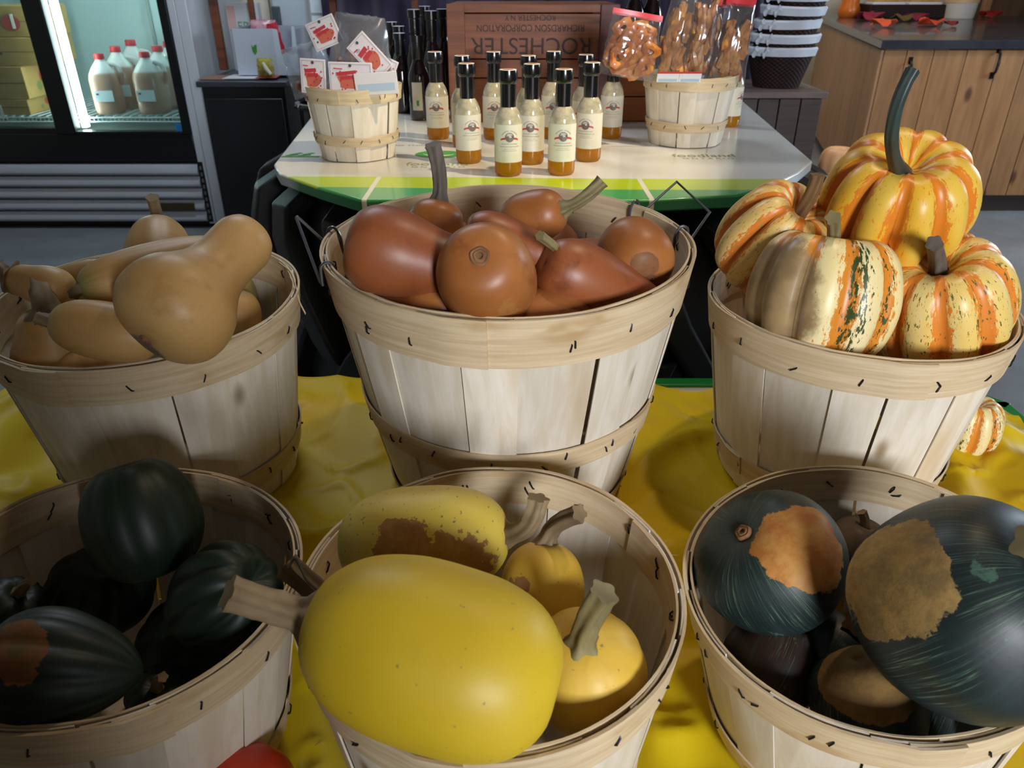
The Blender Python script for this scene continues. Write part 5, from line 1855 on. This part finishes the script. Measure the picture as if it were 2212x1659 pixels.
# ================================================================== BLACK CABINET AND THINGS ON IT
ZCB = 0.70
xcl, xcr = -1.372, -0.985
cb = thing('black_cabinet', 'black cabinet with a dark top beside the cooler', 'cabinet', ((xcl + xcr) / 2, 3.5, 0))
cw = xcr - xcl
G().box((0, 0.24, ZCB / 2 - 0.01), (cw - 0.02, 0.46, ZCB - 0.02)).obj('body', plain('matt_black_laminate', '#0e1218', 0.5), cb, bevel=0.004)
G().box((0, 0.24, ZCB - 0.012), (cw + 0.01, 0.50, 0.024)).obj('top', plain('dark_slate_top', '#3a4048', 0.35), cb, bevel=0.004)
G().box((0, -0.002, 0.34), (cw - 0.05, 0.012, 0.58)).obj('door', plain('matt_black_laminate2', '#10151c', 0.45), cb, bevel=0.004)
for i, (x, w, c, lb) in enumerate(((490, 0.12, '#8a6a58', 'brown paper flyer at the left front of the cabinet top'), (548, 0.16, '#c9ccd2', 'white and blue flyer in the middle front of the cabinet top'),
                                    (598, 0.09, '#b04a52', 'red and pink flyer at the right front of the cabinet top'))):
    p = at(x, 161, z=ZCB + 0.002)
    o = G().box((0, 0, 0), (w, 0.16, 0.003)).obj('paper_flyer', plain('flyer_%d' % i, c, 0.5), loc=(p.x, 3.62, ZCB + 0.003 + i * 0.0032), rot=(0, 0, 0.06 * (i - 1)))
    tag(o, lb, 'flyer', 'flyers on the black cabinet')

m_wcard = plain('white_carton_board', '#b9c3d2', 0.55)
m_wcard2 = plain('white_carton_inside', '#9aa2b0', 0.6)
Yw = 3.62
x0, x1_ = at(507, 100, y=Yw).x, at(641, 100, y=Yw).x
zt0 = at(570, 68, y=Yw).z
wc = thing('open_carton', 'open white cut-down carton with a green leaf mark on the cabinet', 'box', ((x0 + x1_) / 2, Yw, ZCB + 0.012), (0, 0, 0.0))
w, h, d = x1_ - x0, zt0 - ZCB, 0.26
xs = at(594, 100, y=Yw).x - (x0 + x1_) / 2
G().box((0, 0, h / 2), (xs + w / 2, 0.005, h)).obj('front_panel', m_wcard, wc, loc=((xs - w / 2) / 2, 0, 0))
g = G().prism([(xs, 0.0), (w / 2, 0.0), (w / 2, h * 1.05), (w / 2 - 0.012, h * 1.05), (w / 2 - 0.02, h * 0.56), (xs + 0.025, h * 0.45), (xs + 0.02, h * 0.98), (xs, h)], 0, 0.005)
g.obj('notched_panel', plain('white_carton_lit', '#c3d2de', 0.55), wc, rot=(PI / 2, 0, 0), smooth=False)
G().box((-w / 2, d / 2, h / 2), (0.005, d, h)).obj('side_panel', m_wcard2, wc)
G().box((w / 2, d / 2, h / 2), (0.005, d, h)).obj('side_panel', m_wcard2, wc)
G().box((0, d, h / 2), (w, 0.005, h)).obj('back_panel', m_wcard2, wc)
G().box((0, d / 2, 0.003), (w, d, 0.005)).obj('bottom', m_wcard2, wc)
lf = at(550, 106, y=Yw)
G().add([(-0.012, 0, 0.02), (-0.004, 0, 0.008), (0.0, 0, 0.016), (0.012, 0, 0.02), (0.010, 0, -0.01), (0.0, 0, -0.022), (-0.010, 0, -0.008)], [tuple(range(7))]).obj(
    'leaf_mark', m_ink_leaf, wc, loc=(lf.x - wc.location.x, -0.0035, lf.z - wc.location.z), smooth=False)
# contents: red pouch and a clear packet
p = at(603, 75, y=Yw + 0.08)
o = pillow(0.06, 0.2, 0.03, 0.2, 1, 3).obj('red_pouch', plain('red_pouch_film', '#b02838', 0.3), loc=(p.x, Yw + 0.09, ZCB + 0.02), rot=(0, -0.15, 0), sharp=180)
tag(o, 'bright red pouch standing in the white carton', 'pouch')
p = at(565, 80, y=Yw + 0.08)
o = pillow(0.13, 0.21, 0.06, 0.1, 1, 5).obj('candy_pouch', grainy('pink_candy_pouch', '#8a4a58', '#c9a0aa', 30, (1, 1, 1), 0.25, 0.5), loc=(p.x, Yw + 0.13, ZCB + 0.02), sharp=180)
tag(o, 'crinkled pink and clear candy pouch in the white carton', 'pouch')
p = at(572, 140, y=3.56)
t = thing('yellow_wrapper', 'crumpled yellow wrapper with a white end before the white carton', 'wrapper', (p.x, 3.565, ZCB + 0.012))
pillow(0.075, 0.075, 0.05, 0.15, 1, 8, 8).obj('wrapper', plain('yellow_wrapper_film', '#9a8c34', 0.4), t, sharp=20)
G().tube([(0.0, -0.03, 0.06), (0.012, -0.034, 0.035), (0.03, -0.036, 0.012)], [0.006, 0.01, 0.008], 8).obj('white_end', plain('pale_wrapper_end', '#c8c8b4', 0.4), t)
# printed carton behind
Yp = 3.93
xa_, xb_ = at(492, 40, y=Yp).x, at(560, 40, y=Yp).x
t = thing('printed_carton', 'white and pink printed carton with green lettering behind the open carton', 'box', ((xa_ + xb_) / 2, Yp, ZCB + 0.001))
hh = at(530, 6, y=Yp).z - ZCB
G().box((0, 0.02, hh / 2), (xb_ - xa_, 0.05, hh)).obj('carton', plain('printed_carton_white', '#ccd2d8', 0.5), t)
G().box((-(xb_ - xa_) * 0.36, -0.006, hh * 0.78), ((xb_ - xa_) * 0.24, 0.002, hh * 0.35)).obj('pink_print', plain('pink_print', '#d0aaa6', 0.5), t)
me = text_mesh('FREE', 0.055, plain('teal_print', '#6fa88c', 0.5))
link('lettering', me, t, (0.025, -0.007, hh * 0.66), (PI / 2, 0, 0))
# wooden frame around it
m_frame = crate_wood('red_brown_frame', '#5f3018', '#7a4222', '#482414')
t = thing('wooden_easel', 'red-brown wooden easel standing behind the white carton', 'easel', (xa_ - 0.02, Yp - 0.10, ZCB + 0.0125))
G().box((0, 0, 0.24), (0.035, 0.03, 0.48)).obj('post', m_frame, t, bevel=0.003)
G().box((0.075, 0.0, 0.475), (0.185, 0.03, 0.04)).obj('top_rail', m_frame, t, bevel=0.003)
G().box((0.170, 0.0, 0.24), (0.022, 0.03, 0.48)).obj('post', m_frame, t, bevel=0.003)
# white upright freezer behind the cabinet
Yz = 4.08
xa_, xb_ = at(592, 60, y=Yz).x, at(668, 60, y=Yz).x
m_fz = plain('freezer_pale_blue', '#aebbc4', 0.4)
t = thing('upright_freezer', 'pale grey-blue upright freezer behind the black cabinet', 'freezer', ((xa_ + xb_) / 2, Yz, 0))
ww = xb_ - xa_
G().box((0, 0.3, 0.72), (ww, 0.5, 1.4)).obj('body', m_fz, t, bevel=0.01)
G().box((0, 0.02, 0.42), (ww, 0.05, 0.74)).obj('lower_door', m_fz, t, bevel=0.012)
G().box((0, 0.02, 1.10), (ww, 0.05, 0.58)).obj('upper_door', m_fz, t, bevel=0.012)
G().box((-ww * 0.36, -0.015, 0.92), (0.04, 0.02, 0.11)).obj('handle', plain('freezer_handle', '#3f4e54', 0.4), t, bevel=0.004)
xa_, xb_ = at(672, 30, y=3.9).x, at(711, 30, y=3.9).x
t = thing('white_carton', 'tall bright white carton right of the freezer', 'box', ((xa_ + xb_) / 2, 3.9, 0))
G().box((0, 0.1, 0.70), (xb_ - xa_, 0.2, 1.4)).obj('carton', plain('white_carton_bright', '#d3e2ec', 0.5), t, bevel=0.003)
G().box((0, -0.002, 0.95), (xb_ - xa_, 0.002, 0.006)).obj('seam', m_wcard2, t)
# cream sheet of board next to the cooler
xa_, xb_ = -1.405, at(488, 60, y=4.2).x
t = thing('foam_board', 'cream foam board with a torn tan edge standing beside the cooler', 'board', ((xa_ + xb_) / 2 - 0.0, 4.47, 0))
n_ = 10
pts = [(-0.13 + 0.012 * math.sin(i * 2.1), 1.6 * i / n_) for i in range(n_ + 1)]
G().prism(pts + [(0.14, 1.6), (0.14, 0)], 0, 0.03).obj('sheet', plain('cream_foam', '#d9d0bf', 0.8), t, rot=(PI / 2, 0, 0), smooth=False)
G().prism([(x - 0.012, z) for x, z in pts] + [(x + 0.004, z) for x, z in reversed(pts)], -0.004, 0.0).obj('torn_edge', plain('tan_torn_paper', '#a88a58', 0.8), t, rot=(PI / 2, 0, 0), smooth=False)
# glossy black bin with curved rim left of the packet basket
p = at(640, 205, y=2.98)
t = thing('plastic_bin', 'glossy black plastic bin with a rounded rim behind the tyre', 'bin', (p.x + 0.1, 3.12, 0))
m_gb = plain('glossy_black_plastic', '#0d0f14', 0.12, coat=0.6)
G().lathe([(0.0, 0.02), (0.10, 0.02), (0.125, 0.5), (0.13, 0.66), (0.12, 0.665), (0.115, 0.5), (0.09, 0.04), (0, 0.04)], 40).obj('body', m_gb, t)
G().tube([(0.135 * math.cos(a), 0.135 * math.sin(a), 0.66) for a in [2 * PI * i / 40 for i in range(41)]], 0.013, 8).obj('rim', m_gb, t)

# purple curtain behind the table
m_purple = grainy('purple_cloth', '#1e1330', '#2a1c42', 6, (1, 1, 0.3), 0.75, 0.2, sheen=0.3)
g = G().grid(120, 4, lambda u, v: (-0.86 + 2.0 * u, 3.78 + 0.03 * math.sin(u * 75) + 0.015 * math.sin(u * 31 + 1), 2.6 * v))
o = g.obj('curtain', m_purple, sharp=180, solid=0.004)
tag(o, 'dark purple curtain hanging behind the bottle table', 'curtain')
# gold foil bag and clear bag in front of the curtain, at the top edge
p = at(785, 18, y=3.3)
t = thing('stand', 'dark shelf stand behind the packets carrying two wrapped bags', 'stand', (p.x + 0.03, 3.32, 0))
G().box((0, 0, 1.035), (0.36, 0.16, 0.02)).obj('shelf', m_frame, t)
for sx in (-1, 1):
    G().box((sx * 0.165, 0.06, 0.5125), (0.025, 0.025, 1.025)).obj('leg', m_frame, t)
o = pillow(0.14, 0.15, 0.09, 0.2, 1, 12, 10).obj('foil_bag', plain('gold_foil', '#b09a5c', 0.28, metal=0.6), loc=(at(788, 10, y=3.3).x, 3.31, 1.046), sharp=25)
tag(o, 'crinkled gold foil bag at the top edge above the packets', 'bag')
o = pillow(0.12, 0.15, 0.07, 0.2, 1, 14, 10).obj('white_bag', plain('white_film_bag', '#b8c0cc', 0.3), loc=(at(836, 10, y=3.3).x, 3.31, 1.046), sharp=25)
tag(o, 'whitish wrapped bag right of the gold foil bag', 'bag')

# ================================================================== BASKET STACK ON A STAND
m_dark_wood = crate_wood('dark_stand_wood', '#332824', '#453732', '#241c1a')
YS = 3.22
zs_ = 0.70
xs0, xs1 = at(1588, 190, y=YS).x, at(1772, 190, y=YS).x
st = thing('wooden_stand', 'dark plank stand carrying the stack of lined baskets', 'stand', ((xs0 + xs1) / 2, YS + 0.02, 0))
ws = xs1 - xs0
G().box((0, 0.12, zs_ - 0.012), (ws + 0.02, 0.42, 0.024)).obj('top', grainy('worn_grey_wood', '#5a4c48', '#6e605a', 5, (1, 8, 8), 0.5, 0.2), st, bevel=0.003)
for i in range(4):
    G().box((-ws / 2 + ws * (i + 0.5) / 4, -0.06, zs_ / 2 - 0.014), (ws / 4 - 0.004, 0.018, zs_ - 0.028)).obj('plank', m_dark_wood, st, bevel=0.002)
for sx in (-1, 1):
    G().box((sx * (ws / 2 - 0.01), 0.13, zs_ / 2 - 0.014), (0.018, 0.36, zs_ - 0.028)).obj('side_board', m_dark_wood, st, bevel=0.002)


def wicker():
    n = NT('dark_wicker')
    o_ = n.obj()
    s = n.sep(o_)
    an = n.math('ARCTAN2', s[1], s[0])
    w = n.math('MULTIPLY', n.math('SINE', n.math('MULTIPLY', an, 30)), n.math('SINE', n.math('MULTIPLY', s[2], 420)))
    col = n.mix(n.ramp(w, -0.5, 0.6), lin('#120a0a'), lin('#2e1a15'))
    n.set(color=col, rough=0.65, spec=0.25)
    n.bump(w, 0.6, 0.002)
    return n.m


m_wick = wicker()
m_liner = grainy('white_cotton_liner', '#b8bfcb', '#c8ced8', 10, (1, 1, 1), 0.85, 0.2)
cx = at(1690, 100, y=YS + 0.10).x
NS = 6
zlist = [zs_]
for k in range(NS):
    last = k == 0
    t = thing('lined_basket', ['bottom wicker basket of the stack, its dark sides showing', 'second lined basket from the bottom of the stack', 'third lined basket from the bottom of the stack',
                               'fourth lined basket from the bottom of the stack', 'fifth lined basket from the bottom of the stack', 'topmost white-lined basket of the stack'][k], 'basket',
              (cx + 0.006 * k * (1 if k < 5 else 0.2), YS + 0.11, zs_ + 0.002 + 0.050 * k), (0.03 * (k % 2), -0.02 * k * 0.5, 0.4 * k), 'stack of white-lined wicker baskets')
    e = lambda a, z: 1 + 0.06 * math.cos(2 * a)
    rb, rt, hb = 0.088, 0.128, 0.145
    prof = [(0, 0), (rb, 0), (rb + (rt - rb) * 0.5, hb * 0.5), (rt, hb), (rt - 0.006, hb), (rb + (rt - rb) * 0.5 - 0.006, hb * 0.5), (rb - 0.006, 0.008), (0, 0.008)]
    G().lathe(prof, 40, fn=e).obj('wicker_body', m_wick, t)
    wv = lambda a, z: (1 + 0.06 * math.cos(2 * a)) * (1 + 0.012 * math.sin(9 * a + k))
    G().lathe([(rt - 0.012, hb - 0.03), (rt - 0.007, hb + 0.002), (rt + 0.002, hb + 0.008), (rt + 0.008, hb + 0.001), (rt + 0.005, hb - 0.012), (rt + 0.002, hb - 0.025)], 40, fn=wv).obj('cloth_liner', m_liner, t)
    for j in range(2):
        a = PI + 0.5 + j * 0.35 - 0.4 * k
        g = G()
        g.tube([((rt + 0.012) * math.cos(a + s * 0.09), (rt + 0.012) * math.sin(a + s * 0.09), hb - 0.01 + 0.012 * math.sin(3 * s)) for s in (-1, -0.5, 0, 0.5, 1)], [0.004, 0.011, 0.006, 0.011, 0.004], 8)
        g.obj('ribbon_bow', m_liner, t)

# ================================================================== COUNTER (right)
def pine():
    n = NT('knotty_pine')
    r = n.math('MULTIPLY', n.rnd(), 41.0)
    off = n.comb(r, r, r)
    f = n.noise(n.vmath('ADD', n.map(n.obj(), (14, 14, 1.4)), off), 2.0, 5, 0.6, 0.5)
    col = n.mix(n.ramp(f, 0.3, 0.7), lin('#8e6742'), lin('#a67c52'))
    kn = n.voro(n.vmath('ADD', n.map(n.obj(), (5, 5, 2.4)), off), 1.0)
    col = n.mix(n.ramp(kn, 0.13, 0.05), col, lin('#5a3a22'))
    k = n.ramp(n.rnd(), 0, 1, 0.8, 1.08, False)
    col = n.mix(1.0, col, n.comb(k, k, k), 'MULTIPLY')
    n.set(color=col, rough=0.45)
    n.bump(f, 0.15, 0.001)
    return n.m


m_pine = pine()
m_ctop = grainy('dark_counter_top', '#2a2d36', '#383b42', 8, (1, 1, 1), 0.22, 0.05, coat=0.3)
YK = 3.95
ZK = 0.835
XK = at(1912, 95, y=YK).x
ct = thing('counter', 'knotty pine plank counter with a dark top, right background', 'counter', (XK, YK, 0))
XR = X1 - XK - 0.03
# front doors and panels, plank by plank
edges = [0.0, at(1990, 300, y=YK).x - XK, at(2135, 300, y=YK).x - XK, at(2150, 300, y=YK).x - XK, XR * 0.62, XR * 0.8, XR]
edges = [0.0, 0.11, 0.24, 0.40, 0.56, 0.685, 0.80, 0.98, 1.18, 1.40, 1.65, XR]
for i in range(len(edges) - 1):
    a, b = edges[i], edges[i + 1]
    G().box(((a + b) / 2, 0.0, 0.44), (b - a - 0.004, 0.022, 0.70)).obj('plank', m_pine, ct, bevel=0.002)
# angled end
end = Vector((0.60, 2.45, 0))
el = end.length
ed = end.normalized()
ne = 9
for i in range(ne):
    c_ = ed * el * (i + 0.5) / ne
    G().box((c_.x, c_.y, 0.44), (el / ne - 0.004, 0.022, 0.70), Matrix.Rotation(math.atan2(ed.y, ed.x), 3, 'Z')).obj('plank', m_pine, ct, bevel=0.002)
G().box((XR / 2, 0.04, 0.05), (XR, 0.04, 0.10)).obj('toe_kick', plain('dark_toe_kick', '#2a2320', 0.7), ct)
G().prism([(-0.03, -0.03), (XR, -0.03), (XR, end.y), (end.x - 0.03, end.y)], 0.795, 0.835).obj('top', m_ctop, ct, bevel=0.004)
m_iron = plain('black_iron', '#14110f', 0.4, metal=0.6)
for (px, py) in ((2152, 135), (1962, 158)):
    p = at(px, py, y=YK - 0.02)
    g = G()
    g.tube([(0, 0, 0.055), (0, -0.022, 0.04), (0, -0.026, 0), (0, -0.022, -0.04), (0, 0, -0.055)], [0.008, 0.006, 0.007, 0.006, 0.008], 8)
    for s in (-1, 1):
        g.box((0, 0.002, s * 0.058), (0.02, 0.006, 0.03))
    g.obj('handle', m_iron, ct, loc=(p.x - XK, -0.014, p.z))
# things on the counter
TOPK = ZK + 0.0005


def leaf(label, px, py, col, rz, s=0.05):
    p = at(px, py, z=TOPK)
    g = G()
    n = 20
    pts = []
    for i in range(n):
        a = 2 * PI * i / n
        r = s * (0.62 + 0.38 * abs(math.cos(2.5 * a)))
        pts.append((r * math.cos(a), r * math.sin(a), 0.004 + 0.05 * s / 0.1 * math.sin(1.5 * a + rz) ** 2))
    top = [(x, y, z + 0.003) for x, y, z in pts]
    g.add(pts + top, [tuple(range(n - 1, -1, -1)), tuple(range(n, 2 * n))] + [(i, (i + 1) % n, n + (i + 1) % n, n + i) for i in range(n)])
    o = g.obj('felt_leaf', plain('felt_' + col, col, 0.9), loc=(p.x, p.y, TOPK), rot=(0, 0, rz), smooth=False)
    tag(o, label, 'leaf', 'felt leaves on the counter')


leaf('dark red felt leaf left of the tray', 1880, 44, '#8a2038', 0.2, 0.10)
leaf('orange felt leaf nearest the counter corner', 1905, 58, '#c2502a', 0.9, 0.08)
leaf('olive felt leaf before the tray', 1945, 46, '#5c4a26', 1.5, 0.08)
leaf('crimson felt leaf right of the olive one', 1978, 44, '#7a1832', 0.5, 0.08)
leaf('orange-red felt leaf before the white tub', 2008, 55, '#c0401f', 2.0, 0.08)
leaf('small dark red felt leaf below the tub', 2050, 56, '#6c1c1c', 1.1, 0.05)
leaf('bright red felt leaf at the right by the wood post', 2138, 38, '#b81f24', 0.4, 0.085)
Yt = 6.15
xa_, xb_ = at(1862, 20, y=Yt).x, at(2030, 20, y=Yt).x
t = thing('wicker_tray', 'dark wicker tray of baked goods on the counter', 'tray', ((xa_ + xb_) / 2, Yt, TOPK))
wt = xb_ - xa_
for sy in (-1, 1):
    G().box((0, sy * 0.12, 0.045), (wt, 0.02, 0.09)).obj('side', m_wick, t, bevel=0.006)
for sx in (-1, 1):
    G().box((sx * (wt / 2 - 0.01), 0, 0.045), (0.02, 0.24, 0.09)).obj('side', m_wick, t, bevel=0.006)
G().box((0, 0, 0.006), (wt, 0.24, 0.012)).obj('bottom', m_wick, t)
for i in range(2):
    lb = ['left baked loaf in a white paper on the wicker tray', 'right baked loaf in a white paper on the wicker tray'][i]
    u = thing('loaf', lb, 'loaf', (t.location.x + (i - 0.5) * wt * 0.46, Yt, TOPK + 0.013), group='loaves on the tray')
    G().box((0, 0, 0.05), (wt * 0.42, 0.19, 0.09)).obj('paper_case', plain('white_paper_case', '#c9c8d0', 0.6), u, bevel=0.012)
    G().grid(10, 6, lambda a, b: ((a - 0.5) * wt * 0.40, (b - 0.5) * 0.18, 0.096 + 0.035 * math.sin(PI * a) ** 0.5 * math.sin(PI * b) ** 0.5)).obj('crust', grainy('golden_crust', '#a9803c', '#c8a45c', 20, (1, 1, 1), 0.6, 0.3), u)
p = at(2076, 40, z=TOPK)
t = thing('white_tub', 'white plastic tub with a tan band on the counter', 'tub', (p.x, p.y + 0.05, TOPK))
t.scale = (1.15, 1.15, 1.2)
G().lathe([(0, 0), (0.085, 0), (0.09, 0.006), (0.105, 0.2), (0.10, 0.2), (0.086, 0.01), (0, 0.01)], 32).obj('body', plain('white_tub_plastic', '#cfcac4', 0.4), t)
G().lathe([(0.0985, 0.085), (0.1015, 0.125), (0.103, 0.125), (0.1, 0.085)], 32).obj('band', plain('tan_band', '#c9a880', 0.5), t)
p = at(2130, 40, z=TOPK)
o = G().box((0, 0, 0.16), (0.05, 0.05, 0.32)).obj('wooden_post', m_pine, loc=(at(2128, 20, y=6.3).x, 6.3, TOPK), bevel=0.004)
tag(o, 'short square wooden post standing on the counter beside the tub', 'post')
p = at(1804, 20, z=TOPK)
t = thing('orange_jar', 'small orange ceramic jar at the far left of the counter', 'jar', (at(1806, 15, y=6.2).x + 0.1, 6.2, TOPK))
t.scale = (1.4, 1.4, 1.4)
G().lathe([(0, 0), (0.045, 0), (0.056, 0.02), (0.056, 0.045), (0.045, 0.065), (0.042, 0.12), (0.038, 0.12), (0.04, 0.066), (0, 0.06)], 24).obj('jar_body', plain('orange_glaze', '#c2661c', 0.3), t)
# pale squash on the floor near the counter
c = at(1810, 352, y=3.62)
rr_ = pxm(40, c)
t = thing('low_stool', 'low pine stool in front of the counter', 'stool', (c.x, c.y, 0))
hz = c.z - rr_ * 0.8
G().box((0, 0, hz - 0.012), (0.26, 0.22, 0.024)).obj('seat', m_pine, t, bevel=0.003)
for sx in (-1, 1):
    for sy in (-1, 1):
        G().box((sx * 0.11, sy * 0.09, hz / 2 - 0.012), (0.03, 0.03, hz - 0.024)).obj('leg', m_pine, t)
squash('pale_pumpkin', 'pale peach pumpkin on the low stool behind the tyre', 'pumpkin', None, c - Vector((0, 0, rr_ * 0.8)), c + Vector((0, 0, rr_ * 0.8)), rr_, PUM,
       mat_squash('pale_pumpkin_rind', '#c99a70', '#d3a880', None, rough=0.5), ribs=10, depth=0.08, seed=81, nphi=48, nt=24)
